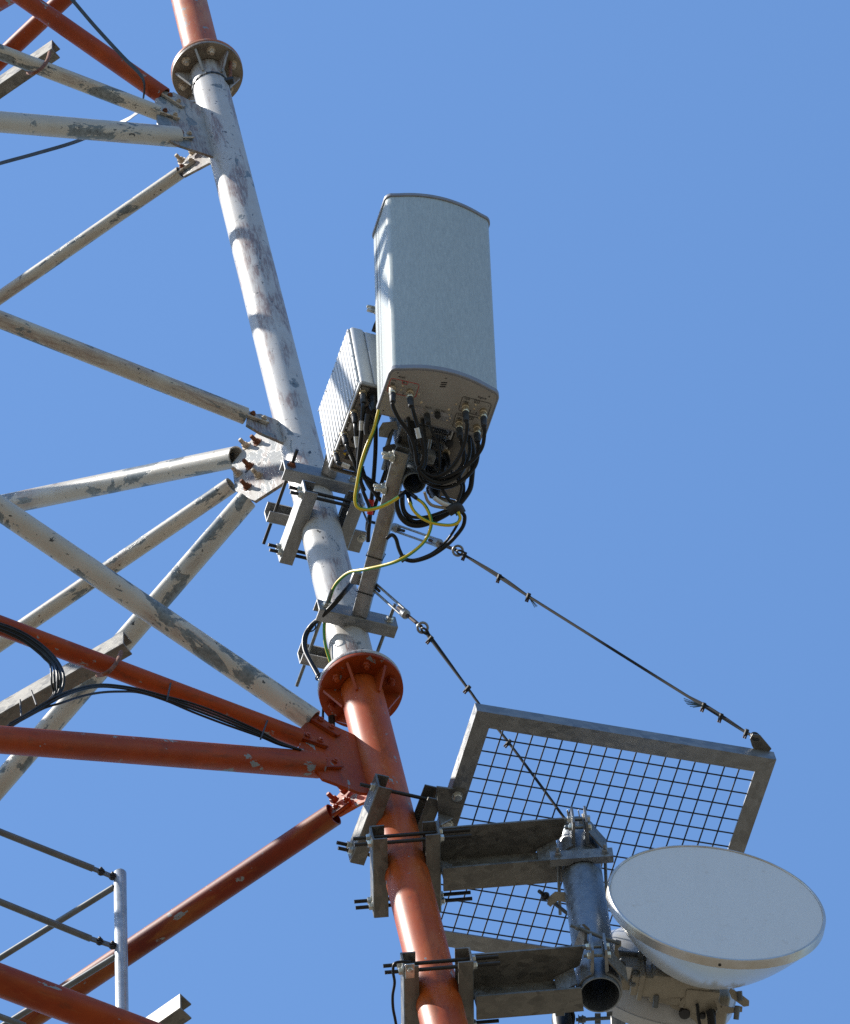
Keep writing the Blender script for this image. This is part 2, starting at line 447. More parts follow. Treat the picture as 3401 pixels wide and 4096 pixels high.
# leg sections
top = pipe('leg_section', F1+A*.03, LT+A*3, .084, 'orange_faded', tower, .008, 48); top['label'] = 'faded orange leg section above the white one'
mid = pipe('leg_section', F2+A*.03, F1-A*.001, LR, 'leg_white', tower, .008, 48); mid['label'] = 'white leg section with brownish smeared paint'
low = pipe('leg_section', LB-A*3, F2-A*.001, .0845, 'orange_leg', tower, .008, 48); low['label'] = 'orange leg section below the white one'
def flange(P, m_low, m_up, m_bolt, m_rib, lab):
    M = frame(P, UR, -VF, A)
    lo = lathe('flange', [(.086, 0), (.166, 0), (.167, .003), (.167, .019), (.166, .021), (.086, .021)], m_low, tower, M, 64, True); lo['label'] = lab
    up = lathe('flange', [(.086, .0225), (.1665, .0225), (.168, .025), (.168, .042), (.1665, .044), (.086, .044)], m_up, tower, M, 64, True)
    for k in range(6):
        an = math.radians(-8+60*k); d = VF*math.cos(an)+UR*math.sin(an)
        s = d.cross(A)
        for sg, m in ((-1, m_rib),) + (((1, m_up),)):
            b = P if sg < 0 else P+A*.044
            e = A*sg
            pts = [b+d*.080+e*.0005, b+d*.153+e*.0005, b+d*.153+e*.012, b+d*.093+e*.125, b+d*.080+e*.125]
            plate('stiffener_rib', pts, s, .010, m, lo if sg < 0 else up)
        an = math.radians(22+60*k); d = VF*math.cos(an)+UR*math.sin(an)
        bolt(P+d*.126, -A, m_bolt, lo, .0165, .016, .018, .0105, True)
    return lo
f1 = flange(F1, 'flange_dirty', 'orange_faded', 'bolt_paint', 'plate_white', 'dirty whitish flange ring with hex nuts')
f2 = flange(F2, 'orange', 'leg_white', 'orange', 'orange', 'orange flange ring with hex nuts')
# perforated strap and hanging bolt under the upper flange
S0 = F1-A*.155
st = lathe('perforated_strap', [(.0848, -.007), (.0875, -.007), (.0875, .007), (.0848, .007)], 'strap', tower, frame(S0, UR, -VF, A), 48, True)
for k in range(20):
    d = VF*math.cos(k*.314)+UR*math.sin(k*.314)
    box('strap_link', S0+d*.0882, d, A.cross(d), A, (.003, .012, .016), 'strap', st, .002, 1)
hb = F1+UR*.118+VF*.035
pipe('hanging_bolt', hb-A*.005, hb-Z*.175, .0085, 'rust', tower, seg=10)
box('strap_clip', hb-Z*.185-UR*.012, UR, VF, A, (.055, .03, .03), 'rubber_matt', tower, .006)

# gussets
def gusset(pts, on, nrm, mat, t=.012, lab=None):
    o = plate('gusset_plate', [on(*p) for p in pts], nrm, t, mat, tower, A)
    if lab: o['label'] = lab
    return o
gA1 = gusset([(621, 398), (692, 372), (801, 428), (870, 470), (885, 640), (845, 627), (713, 584), (634, 545)], onA, NA, 'plate_white')
gA2 = gusset([(990, 1662), (1040, 1660), (1118, 1688), (1200, 1730), (1210, 1800), (1133, 1775), (1040, 1735), (985, 1702)], onA, NA, 'plate_white')
gA3 = gusset([(1198, 2920), (1221, 2896), (1280, 2884), (1430, 2950), (1480, 2960), (1530, 3180), (1443, 3176), (1291, 3120), (1196, 3006)], onA, NA, 'orange')
gB1 = gusset([(720, 668), (768, 612), (845, 600), (900, 640), (838, 655), (737, 708)], onB, NB, 'plate_white')
gB2 = gusset([(1030, 1737), (932, 1860), (945, 1966), (1021, 2009), (1152, 1925), (1230, 1900), (1190, 1760), (1110, 1745)], onB, NB, 'plate_white', .014, 'sunlit white gusset plate with rusty bolts')
gB3 = gusset([(1330, 3213), (1381, 3155), (1445, 3160), (1510, 3190), (1436, 3222), (1358, 3266)], onB, NB, 'orange_leg')

# the two other legs and the face between them stand left of the picture and shade this leg
FACE = 3.7
l1 = V((A.x/A.z, A.y/A.z, 0)); LB0 = LB
def rot(v, d): return Matrix.Rotation(math.radians(d), 3, 'Z') @ v
sg = 1 if rot(HA, 60).dot(HB) > rot(HA, -60).dot(HB) else -1
other = []
for h_, d_ in ((HA, 120*sg), (HB, -120*sg)):
    base = LB+h_*FACE; dr = (Z+rot(l1, d_)).normalized(); other.append((base, dr))
    for z0, z1, m_ in ((-3, 1.6, 'orange_leg'), (1.6, 7.4, 'leg_white'), (7.4, 15, 'orange_faded')):
        o = pipe('leg_section', base+dr*z0, base+dr*z1, .084, m_, tower, seg=32)
(b0, d0), (b1, d1) = other
for k in range(9):
    z0 = -2+1.75*k; m_ = 'brace_white' if 1 < z0 < 7 else 'orange'
    pipe('brace', b0+d0*z0, b1+d1*z0, .037, m_, tower, seg=20)
    pipe('brace', b0+d0*z0, b1+d1*(z0+1.75), .046, m_, tower, seg=20) if k % 2 else pipe('brace', b0+d0*(z0+1.75), b1+d1*z0, .046, m_, tower, seg=20)
# braces: (node-end pixel, far pixel, radius, plane, material)
def brace(e0, e1, r, on, mat, nrm, lab, ext=1.12, tongue=.1, tm=None, off=0.0, gp=None, bmat='bolt_paint', nb=2):
    p0 = on(*e0, off); p1 = on(*e1, off); d = (p1-p0).normalized()
    h_ = HA if on is onA else HB
    b = pipe('brace', p0, p0+(p1-p0)*((FACE-.1)/max(.2, (p1-p0).dot(h_))), r, mat, tower, .006, 28, nrm); b['label'] = lab
    s = d.cross(nrm).normalized(); w = r*.8
    if tongue:
        o = nrm*.0125
        q = [p0+d*.06+s*w+o, p0-d*(tongue*.75)+s*w*.8+o, p0-d*tongue+s*w*.35+o, p0-d*tongue-s*w*.45+o, p0-d*(tongue*.9)-s*w*.8+o, p0+d*.06-s*w+o]
        pl = plate('tongue_plate', q, nrm, .010, tm or mat, b, A)
        # welded edge strip that stands proud along the lower side
        e0_ = p0+d*.05-s*w+nrm*.018; e1_ = p0-d*tongue-s*w*.6+nrm*.018
        pipe('weld_edge', e0_, e1_, .0042, 'bolt_paint' if bmat == 'bolt_paint' else 'orange_rust', b, seg=8)
        for k in range(nb):
            bolt(p0-d*(.025+.052*k)+s*w*.12+nrm*.0175, nrm, bmat if k else ('rust' if bmat != 'bolt_orange' else bmat), pl, .0125, .010, .006, .007, False)
    return b
def ends(zf, a, b): return zf(*a), zf(*b)
brace((655, 384), (106, 0), .043, onA, 'orange', NA, 'orange brace rising to the upper left from the top joint', 1.6, .115, 'plate_white')
brace((633, 451), (0, 208), .036, onA, 'brace_white', NA, 'white brace under the orange one at the top joint', 1.3, .10)
brace((704, 547), (0, 487), .048, onA, 'brace_white', NA, 'thick flaking white brace lowest at the top joint', 1.3, .085)
brace((722, 690), (0, 1189), .031, onB, 'brace_white', NB, 'thin white brace falling to the left below the top joint', 1.3, .09, nb=2)
brace((982, 1664), (0, 1278), .037, onA, 'brace_white', NA, 'long white brace meeting the middle joint from above', 1.3, .10)
brace((947, 1827), (0, 2022), .046, onB, 'brace_white', NB, 'white brace running almost level into the sunlit gusset', 1.3, 0)
brace((926, 1940), (0, 2572), .035, onB, 'brace_white', NB, 'thin white brace in the middle of the sunlit gusset', 1.3, 0)
brace((988, 1998), (0, 3137), .046, onB, 'brace_white', NB, 'steep white brace falling from the sunlit gusset', 1.3, 0)
brace((1252, 2884), (0, 2035), .047, onA, 'brace_white', NA, 'white brace with grey bare patch crossing the others', 1.3, .12, 'orange', bmat='bolt_orange')
brace((1200, 2954), (0, 2502), .038, onA, 'orange', NA, 'orange brace carrying black cables', 1.3, .11, 'orange', bmat='bolt_orange')
brace((1272, 3060), (0, 2959), .052, onA, 'orange', NA, 'thick orange brace running nearly level', 1.3, .10, 'orange', bmat='bolt_orange')
brace((1335, 3258), (88, 4096), .046, onB, 'orange_rust', NB, 'worn dark red brace falling to the lower left', 1.35, .09, 'orange_leg', bmat='bolt_orange')
brace((700, 4186), (0, 3922), .057, onA, 'orange', NA, 'orange brace in the bottom left corner', 1.4, 0)
# far face members seen in the top left corner
for e0, e1, r, dd in (((282, -30), (-60, 293), .046, 33.6), ((60, -30), (-60, 40), .046, 34.2)):
    b = pipe('brace', C(*e0, dd), C(*e1, dd+.2), r, 'orange', tower, .006, 28); b['label'] = 'orange brace of the far tower face'
# bolts on the sunlit gusset
for x, y in ((990, 1789), (1035, 1775), (1004, 1871), (959, 1901), (1040, 1909), (995, 1953)):
    bolt(onB(x, y)+NB*.007, NB, random.choice(['rust', 'rust', 'bolt_paint']), gB2, .0155, .015, .028, .0095, True)
for x, y in ((1040, 1859), (990, 1890)):
    lathe('bolt_hole', [(.009, 0), (.009, .0012)], 'ink', gB2, zframe(onB(x, y)+NB*.0068, onB(x, y)+NB*.1), 14)
for gp, pts, mt in ((gB1, ((738, 655), (783, 622)), 'bolt_paint'), (gB3, ((1352, 3215), (1392, 3178)), 'bolt_orange')):
    for x, y in pts: bolt(onB(x, y)+NB*.0185, NB, mt, gp, .016, .016, .026, .0095, True)

# ------------------------------------------------------------------ cable ladder channels clamped to the braces
def ladder(end, far, dd, lab, uarc=None, w=.088, h=.062):
    p = onA(*end, -dd); q = onplane(*far, p, Z)
    t = thing('steel_channel', p, lab, 'channel', 'steel channels clamped under the braces')
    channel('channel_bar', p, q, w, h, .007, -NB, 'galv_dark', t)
    if uarc:
        pts = [onA(*x, o) for x, o in uarc]
        sweep('clamp_bolt', pts, .0085, 'rust', t)
    return t, p, q
ladder((207, 176), (-120, 401), .10, 'grey steel channel clamped to white brace in the top left corner',
       [(Z1(315, 330), -.05), (Z1(300, 380), .03), (Z1(265, 430), .055), (Z1(215, 462), .04), (Z1(175, 462), -.03)])
trayL = ladder((492, 2549), (-120, 2900), .10, 'grey steel channel under the cable-carrying orange brace',
       [(ZT(1510, 400), -.05), (ZT(1470, 500), .03), (ZT(1400, 600), .055), (ZT(1310, 670), .045), (ZT(1215, 690), -.02)])
ladder((720, 4003), (480, 4170), .11, 'grey steel channel poking out above the bottom orange brace')
# ------------------------------------------------------------------ flat earthing strap at the top left
pts = [(250, -40), (290, 0), (379, 104), (492, 227), (555, 290), (577, 334), (573, 397), (560, 440), (542, 455), (492, 486), (315, 562), (150, 612), (0, 653), (-120, 690)]
dep = [30.6, 30.6, 30.7, 30.8, 30.9, 30.95, 31.0, 31.25, 31.5, 31.8, 32.0, 32.1, 32.2, 32.3]
hw = .011
o = sweep('earthing_strap', [C(x, y, d) for (x, y), d in zip(pts, dep)], .01, 'strap', prof=[(-.0015, -hw), (.0015, -hw), (.0015, hw), (-.0015, hw)], hint=V((-.3, -1, .2)))
tag(o, 'flat grey earthing strap bending behind the white braces', 'strap')

# ------------------------------------------------------------------ guard rail in the lower left
DG = 25.6
gr = thing('guard_rail', C(489, 4090, DG), 'grey tubular guard rail post with bolted rails', 'guard rail')
pb, pt = C(490, 4160, DG-.35), C(480, 3487, DG+.45)
lathe('post', [(.0, 0), (.0250, 0), (.0250, (pt-pb).length-.012), (.019, (pt-pb).length-.003), (0, (pt-pb).length)], 'post_grey', gr, zframe(pb, pt), 24)
def postat(y):
    k = (4160-y)/(4160-3487); return pb+(pt-pb)*k
def rail(a, b, py, r=.0135, bolts=True):
    e = postat(py); far = onplane(*a, e, Z)
    near = onplane(*b, e, Z)
    o = pipe('rail', near, far+(far-near)*.3, r, 'rail_grey', gr, seg=16)
    if bolts:
        d = (e-near).normalized(); s = d.cross(Z).normalized()
        if s.dot(F) > 0: s = -s
        plate('end_tab', [near-d*.04+Z*.012, e+Z*.012, e-Z*.012, near-d*.04-Z*.012], s, .008, 'rail_grey', gr)
        for k in (.30, .72):
            bolt(near+(e-near)*k+Z*.002, Z, 'ink', gr, .011, .011, .012, .006, True)
            bolt(near+(e-near)*k-Z*.002, -Z, 'ink', gr, .011, .009, .004, .006, True)
rail((0, 3328), (372, 3475), 3520)
rail((0, 3608), (362, 3755), 3800)
rail((0, 3832), (456, 3549), 3551, .0125, False)
rail((40, 4086), (460, 3828), 3832, .0125, False)
rail((-100, 4030), (100, 4105), 4180, .0125, False)

# ------------------------------------------------------------------ clamps around the leg
def rodpair(p0, p1, mat, parent, r=.0075): return pipe('threaded_rod', p0, p1, r, mat, parent, seg=10)
def front_clamp(row, lab, L=.165, right=None):
    Q = legrow(row); t = thing('leg_clamp', Q, lab, 'clamp')
    w0 = Q-E2*.122; rr = right or L
    channel('clamp_channel', w0-E1*L, w0+E1*rr, .088, .052, .007, E2, 'galv', t)
    w1 = Q+E2*.135
    channel('clamp_channel', w1+E1*L, w1-E1*L, .088, .052, .007, -E2, 'galv', t)
    for s in (-1, 1):
        x = E1*(.133*s)
        rodpair(w0+x-E2*.075, w1+x+E2*.12, 'rod_dark' if s < 0 and row < 2200 else 'zinc_dark', t)
        bolt(w0+x, -E2, 'rust' if row < 2200 and s < 0 else 'zinc', t, .0145, .013, 0, .007, True, 'nut')
        bolt(w1+x, E2, 'zinc', t, .0145, .013, 0, .007, True, 'nut')
    return t, Q, w0
plain('zinc_dark', (.17, .18, .18), .35, .7, .15, 80)
c1, QU, WU = front_clamp(1992, 'upper galvanised channel clamp on the white leg beside the sunlit gusset')
c2, QL, WL = front_clamp(2556, 'lower galvanised channel clamp just above the orange flange')
def side_clamp(row, X1, X2, lab, L=.172, rods=((-1, -.022), (-1, .022), (1, -.022), (1, .022)), mat='galv', off=.128, h=.1, lo=.055, ro=.07, group=None):
    Q = legrow(row); t = thing('leg_clamp', Q, lab, 'clamp')
    for s in (-1, 1):
        p = Q+X1*(off*s)
        channel('clamp_channel', p-X2*L*s, p+X2*L*s, h, .056, .007, -X1*s, mat, t)
    for e, z in rods:
        y = X2*(.138*e)+A*z
        rodpair(Q+y-X1*(off+lo), Q+y+X1*(off+ro), 'rod_dark', t)
        for s in (-1, 1): bolt(Q+y+X1*(off*s), X1*s, 'zinc', t, .0145, .013, 0, .007, True, 'nut')
    return t, Q
c3, Q3 = side_clamp(2112, E1, E2, 'galvanised channel clamp with paired threaded rods below the sunlit gusset', lo=.05, ro=.02)
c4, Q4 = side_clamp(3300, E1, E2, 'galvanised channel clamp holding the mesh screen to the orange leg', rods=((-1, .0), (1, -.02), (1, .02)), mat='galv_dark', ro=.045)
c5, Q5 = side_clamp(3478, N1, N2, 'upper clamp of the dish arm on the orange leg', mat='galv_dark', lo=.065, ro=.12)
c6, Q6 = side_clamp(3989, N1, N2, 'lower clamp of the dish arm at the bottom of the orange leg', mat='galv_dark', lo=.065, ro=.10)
# earthing lug with thin wire on the lowest clamp
pl = Q6-N1*.105-N2*.155+A*.0
box('earth_lug', pl-A*.052-N2*.0, N1, N2, A, (.034, .06, .006), 'zinc', c6, .001, 1)
bolt(pl-A*.056-N2*.012, -A, 'zinc', c6, .011, .01, .004, .005, True)
wpts = [Z4b(225, 870), Z4b(170, 868), Z4b(125, 880), Z4b(115, 930), Z4b(125, 1000), Z4b(113, 1080), Z4b(115, 1160), Z4b(128, 1230), Z4b(140, 1300)]
tag(sweep('earth_wire', [C(x, y, depth(pl)-.09) for x, y in wpts], .0055, 'rubber'), 'thin black wire hanging beside the lowest clamp', 'wire')

# ------------------------------------------------------------------ antenna support: two arms and a pole
AD = dirp(WL, 175, -640)                                # arm direction, square to the leg
frame_t = thing('antenna_bracket', WL, 'galvanised stand-off arms welded to the clamps carrying the antenna pole', 'bracket')
armL0 = WL+E1*.012-E2*.002; xe = proj(WL)
armL1 = onplane(1612, 1800, WL, A)
AD = (armL1-armL0).normalized()
roll = (A*.94+A.cross(AD)*.34)
la = tube4('stand_off_arm', armL0, armL1, .056, .062, roll, 'galv', frame_t)
armU0 = WU+E1*.03; armU1 = armU0+AD*((armL1-armL0).length-.16)
tube4('stand_off_arm', armU0, armU1, .056, .062, roll, 'galv', frame_t)
for k, yy in ((.955, 0), (.76, 0)):
    pc = armL0+AD*((armL1-armL0).length*k)
    sd = A.cross(AD);  sd = -sd if sd.dot(R) > 0 else sd       # left side
    for z in (-.018, .012):
        bolt(pc+sd*.031+A*z, sd, 'zinc', frame_t, .0145, .014, .028, .0085, True)
# the pole, open at the bottom
PB = onplane(*Z7(888, 838), armL1-A*.02, A)
PB = C(*Z7(888, 838), depth(armL1)+.02)
PD = (A+E1*.04).normalized()
PR = .046
pole = thing('antenna_pole', PB, 'galvanised pole open at its bottom end behind the panel antenna', 'pole')
pipe('pole_tube', PB, PB+PD*.98, PR, 'galv_pipe', pole, .004, 40)
for h in (.12, .90):
    c = PB+PD*h
    lathe('pole_band', [(PR+.001, -.02), (PR+.006, -.02), (PR+.006, .02), (PR+.001, .02)], 'galv', pole, zframe(c, c+PD), 32, True)

# ------------------------------------------------------------------ panel antenna
DA = depth(PB)-.10+.07
BL_ = C(1508, 1649, DA)
AX = dirp(BL_, 407, 95, Z)                              # along the back edge, level
def plane_dir(p, dx, dy, n): return (onplane(proj(p)[0]+dx, proj(p)[1]+dy, p, n)-p)
upv = plane_dir(BL_, -17, -704, AX); AH = upv.length; AU = upv.normalized()
AY = AU.cross(AX)                                       # away from the camera
AW = (onplane(1922, 1746, BL_, AU)-BL_).length+.014
ADp = (onplane(1560, 1490, BL_, AU)-BL_).length+.032
ant = thing('panel_antenna', BL_, 'tall grey panel antenna with curved front and cables plugged in below', 'antenna')
def outline(g=0.0, n=18, bul=.040, rb=.016, rf=.030):
    """antenna plan, x along AX (0..AW), y towards the camera (0..ADp)"""
    o = []
    def arc(cx, cy, r, a0, a1, k=6):
        for i in range(k+1):
            a = math.radians(a0+(a1-a0)*i/k); o.append((cx+(r+g)*math.cos(a), cy+(r+g)*math.sin(a)))
    arc(rb, rb, rb, 180, 270); arc(AW-rb, rb, rb, 270, 360)
    tl = 26
    arc(AW-rf, ADp-rf-.008, rf, 0, 90-tl)
    for i in range(1, n):
        u = 1-i/n; x = rf*.7+(AW-rf*1.4)*u; s = (u-.5)*2
        o.append((x, ADp-.012+bul*(1-s*s)*1.0+g))
    arc(rf, ADp-rf-.008, rf, 90+tl, 180)
    return o
def prism(name, z0, z1, g, mat, parent, bev=0.0):
    o = outline(g); n = len(o); vs = []; rings = [(z0, 0), (z1, 0)]
    if bev: rings = [(z0, -bev), (z0+bev, 0), (z1-bev, 0), (z1, -bev)]
    for z, gg in rings: vs += [(a, b, z) for a, b in outline(g+gg)]
    fs = [tuple(range(n)), tuple((len(rings)-1)*n+i for i in range(n))]
    for j in range(len(rings)-1): fs += [(j*n+i, j*n+(i+1) % n, (j+1)*n+(i+1) % n, (j+1)*n+i) for i in range(n)]
    ob = mk(name, vs, fs, mat, parent, frame(BL_, AX, -AY, AU)); smooth_by_angle(ob.data, 32); return ob
prism('radome', .022, AH-.016, 0, 'radome', ant)
prism('top_cap', AH-.020, AH+.002, .006, 'cap_grey', ant, .003)
bp = prism('bottom_cap', -.004, .026, .006, 'cap_grey', ant, .003)
pl_ = prism('bottom_plate', -.006, .006, -.004, 'plate_beige', ant)
# seam lines down the sunlit flank
for k in (.045, .055, .085):
    q = BL_-AX*.0003+(-AY)*k
    box('flank_groove', q+AU*(AH/2), AX, AY, AU, (.0016, .0022, AH-.06), 'cap_grey', ant, 0)
def onbot(x, y, off=.0065): return onplane(x, y, BL_-AU*off, AU)
TX, TY = AX, -AY
for s, p, sz, m in (('Left', (410, 165), .0130, 'ink'), ('694', (288, 206), .0120, 'ink'), ('960', (273, 248), .0120, 'ink'), ('R1', (438, 240), .0155, 'ink'),
                    ('1', (328, 372), .0165, 'ink'), ('2', (408, 390), .0165, 'ink'), ('Right', (1460, 438), .0130, 'ink'), ('3300', (1270, 455), .0118, 'ink'),
                    ('3800', (1254, 497), .0118, 'ink'), ('P1', (1404, 490), .0150, 'ink'), ('3', (1312, 622), .0165, 'ink'), ('4', (1390, 648), .0165, 'ink'),
                    ('3300', (1180, 675), .0118, 'ink'), ('3800', (1168, 718), .0118, 'ink'), ('P2', (1320, 710), .0150, 'ink'), ('6', (1305, 865), .0165, 'ink'),
                    ('AISG IN', (752, 570), .0088, 'ink'), ('AISG OUT', (915, 612), .0088, 'ink'),
                    ('-', (278, 228), .016, 'ink'), ('-', (1262, 477), .016, 'ink'), ('-', (1175, 697), .016, 'ink')):
    text(s, onbot(*Z9(*p), .0088 if 'AISG' in s else .0065), TX, TY, sz, m, pl_)
def outline_print(pts, m, closed=True, wd=.0012):
    P = [onbot(*Z9(*p), .0064) for p in pts]
    sweep('printed_line', P, .001, m, pl_, prof=[(-wd, -.0003), (wd, -.0003), (wd, .0003), (-wd, .0003)], hint=TX+TY*.3, closed=closed, straight=True)
outline_print([(255, 182), (275, 178), (610, 255), (628, 280), (580, 425), (560, 438), (215, 365), (195, 340), (240, 205)], 'ink_red')
outline_print([(405, 213), (400, 250), (465, 265), (476, 228)], 'ink_red', False)
outline_print([(1215, 430), (1240, 424), (1580, 515), (1595, 540), (1545, 690), (1525, 705), (1175, 612), (1158, 590), (1205, 445)], 'ink')
outline_print([(1375, 462), (1366, 502), (1432, 515), (1443, 480)], 'ink', False)
outline_print([(1130, 650), (1150, 643), (1500, 730), (1510, 750), (1460, 900), (1440, 915), (1090, 832), (1075, 810), (1120, 665)], 'ink')
outline_print([(1293, 680), (1283, 722), (1348, 735), (1359, 698)], 'ink', False)
for y0, x0 in ((237, 965), (263, 955), (290, 944)):
    c = onbot(*Z9(x0, y0), .0065)
    d = (onbot(*Z9(x0+40, y0), .0065)-c).normalized()
    plate('logo_bar', [c+d*(.0118*sx)+d.cross(AU)*(.0026*sy) for sx, sy in ((-1, -.5), (-1, .5), (-.9, 1), (.9, 1), (1, .5), (1, -.5), (.9, -1), (-.9, -1))], AU, .0006, 'ink', pl_, TX)
for pts in ([(345, 155), (372, 143), (368, 167)], [(1535, 455), (1508, 440), (1510, 466)]):
    plate('print_arrow', [onbot(*Z9(*p), .0065) for p in pts], AU, .0006, 'ink', pl_, TX)
for p in ((342, 102), (988, 175), (1568, 422), (148, 610), (1556, 541), (1556, 552)):
    r = .0034 if p[0] != 1556 else .0013
    lathe('screw_hole', [(r, 0), (r, .0006)], 'ink', pl_, zframe(onbot(*Z9(*p), .0062), onbot(*Z9(*p), .5)), 10)
for p in ((405, 280), (384, 334), (622, 393), (657, 499), (1126, 524), (1026, 596), (1387, 535), (1366, 589), (1284, 810), (1436, 708)):
    r = .0055 if p in ((657, 499), (1026, 596)) else .0042
    lathe('screw', [(r, 0), (r, .0016), (r*.7, .0026)], 'brass', pl_, zframe(onbot(*Z9(*p), .0058), onbot(*Z9(*p), .5)), 10)
P = [onbot(*Z9(*p), .0066) for p in ((548, 560), (570, 537), (1065, 662), (1088, 705), (1040, 770), (568, 645), (550, 605))]
ap = plate('connector_plate', P, AU, .0032, 'steel_plate', pl_, TX)
for p in ((562, 588), (1030, 668), (1042, 710), (1003, 742), (800, 640)):
    lathe('screw', [(.004, 0), (.004, .001), (.003, .002)], 'brass', ap, zframe(onbot(*Z9(*p), .0078), onbot(*Z9(*p), .5)), 10)
PORT = {}
DN = -AU
for i, p in enumerate(((268, 295), (504, 352), (1247, 545), (1487, 615), (1162, 765), (1400, 832))):
    b = onbot(*Z9(*p), .006); PORT[i] = b
    c = lathe('connector', [(0, 0), (.0140, 0), (.0140, .016), (.0122, .018), (.0122, .026), (.0148, .028), (.0148, .048), (.0118, .052), (0, .052)], 'brass', ant, zframe(b, b+DN), 20)
    lathe('connector_nut', [(.0162, .030), (.0162, .046)], 'brass', c, zframe(b, b+DN), 6)
for i, p in ((6, (728, 640)), (7, (873, 655))):
    b = onbot(*Z9(*p), .008); PORT[i] = b
    lathe('control_socket', [(0, 0), (.012, 0), (.012, .018), (.0105, .020), (0, .020)], 'steel_plate' if i == 6 else 'dark_plastic', ant, zframe(b, b+DN), 16)
# mounting hardware between antenna and pole
bk = thing('tilt_bracket', BL_+AU*.2, 'dark tilt bracket clamping the panel antenna to its pole', 'bracket')
for h in (.10, AH*.52):
    c = BL_+AX*(AW*.42)+AU*h
    pp = PB+PD*((c-PB).dot(PD))
    d = (pp-c); d -= AU*d.dot(AU)
    box('bracket_block', c+d*.5+AY*.0, AX, AY, AU, (.13, .10, .05), 'galv_dark', bk, .006)
    for s in (-1, 1):
        box('pole_jaw', pp+AY*(.055*s)-AX*.0, AX, AY, AU, (.15, .018, .05), 'galv_dark', bk, .006)
        q = pp+AX*(.064*s)
        pipe('threaded_rod', q-AY*.09, q+AY*.12, .007, 'rod_dark', bk, seg=10)
# wing plate with bolts showing left of the antenna
qp = C(1482, 1228, DA+.80)
for z in (0, .027):
    bolt(qp-AU*z+AX*.03, (-AX).normalized(), 'zinc', bk, .012, .012, .03, .008, True)
sw = [C(*p, DA+.72) for p in ((1545, 1225), (1512, 1262), (1494, 1300), (1486, 1325), (1545, 1345))]
plate('side_plate', sw, -F, .02, 'rubber_matt', bk, AU)
# ------------------------------------------------------------------ radio units on the pole
RX = E1; RZ = PD; RY = RZ.cross(RX).normalized()         # right, up, away
RX = RY.cross(RZ).normalized()
FIN = {}
def radio(K, W, Dp, H, lab, nf=15):
    t = thing('radio_unit', K, lab, 'radio unit')
    def at(x, y, z): return K+RX*x-RY*y+RZ*z             # y towards the camera
    fd = .008
    box('heat_sink_body', at(W*.26+fd/2, Dp/2, H/2), RX, RY, RZ, (W*.48-fd, Dp, H), 'rru_white', t, .012, 3)
    box('cover', at(W*.75, Dp/2, H/2+.004), RX, RY, RZ, (W*.485, Dp*.97, H-.012), 'rru_white', t, .010, 3)
    box('seam', at(W*.5, Dp/2, H/2), RX, RY, RZ, (.006, Dp*.965, H-.02), 'rru_groove', t, 0)
    pit = (Dp-.02)/nf
    if 'm' not in FIN: FIN['m'] = box_mesh('fin', (fd+.004, pit-.0046, H-.016), .002, 1)
    for k in range(nf): mesh_obj('fin', FIN['m'], 'rru_white', t, frame(at(fd/2+.003, .010+pit*(k+.5), H/2), RX, RY, RZ))
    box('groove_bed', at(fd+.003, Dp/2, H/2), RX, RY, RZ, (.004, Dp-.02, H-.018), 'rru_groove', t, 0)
    for k in range(5):
        for zz in (.03, H-.03) if k not in (0, 4) else (.03, H*.27, H*.5, H*.73, H-.03):
            q = at(-.001, .016+(Dp-.032)*k/4, zz)
            lathe('cover_screw', [(.0042, 0), (.0042, .002)], 'rru_groove', t, zframe(q, q-RX), 8)
    bt = box('connector_panel', at(W*.56, Dp/2, -.004), RX, RY, RZ, (W*.84, Dp*.93, .016), 'rru_bottom', t, .004, 2)
    # raised lip round the panel
    for a, b, c, d in ((.03, .5, .035, .98), (.985, .5, .03, .98)):
        box('panel_lip', at(W*a+.004*(1 if a < .5 else -1), Dp*b, -.006), RX, RY, RZ, (.008, Dp*d, .022), 'rru_white' if a < .5 else 'rru_bottom', t, .003, 1)
    for b in (.008, .992):
        box('panel_lip', at(W*.52, Dp*b, -.008), RX, RY, RZ, (W*.9, .010, .028), 'rru_bottom', t, .004, 1)
    return t, at, bt
planeR1 = PB+PD*.38; K1 = onplane(1309, 1869, planeR1, RZ)
W1, D1, H1 = .135, (onplane(1449, 1526, planeR1, RZ)-K1).length, .498
r1, at1, bt1 = radio(K1, W1, D1, H1, 'white finned radio unit hanging between the leg and the panel antenna')
planeR2 = PB+PD*.20; K2 = onplane(1706, 1980, planeR2, RZ)
r2, at2, bt2 = radio(K2, .13, .44, .475, 'radio unit behind the panel antenna with its port panel showing below')
def onR1(x, y, off=.013): return onplane(x, y, K1-RZ*off, RZ)
def onR2(x, y, off=.013): return onplane(x, y, K2-RZ*off, RZ)
def socket(p, parent, r=.013, mat='brass', h=.022):
    return lathe('connector', [(0, 0), (r*1.15, 0), (r*1.15, h*.4), (r, h*.42), (r, h), (0, h)], mat, parent, zframe(p, p-RZ), 16)
R1P = [onR1(*ZR(*p)) for p in ((750, 330), (585, 700), (400, 1110), (245, 1465))]
for p in R1P: socket(p, r1, .0145)
for p, r in (((945, 385), .024), ((880, 650), .018), ((850, 860), .017), ((580, 1210), .0095), ((945, 260), .012)):
    socket(onR1(*ZR(*p)), r1, r, 'dark_plastic', .012)
for p, dx, dy in (((705, 555), .010, .010), ((370, 1325), .010, .010), ((545, 1400), .018, .024), ((470, 1530), .020, .022)):
    box('port_cover', onR1(*ZR(*p), .0125), RX, RY, RZ, (dx, dy, .003), 'dark_plastic', r1, .001, 1)
box('rating_label', onR1(*ZR(515, 970), .0125), RX, RY, RZ, (.012, .034, .001), 'label_white', r1, 0)
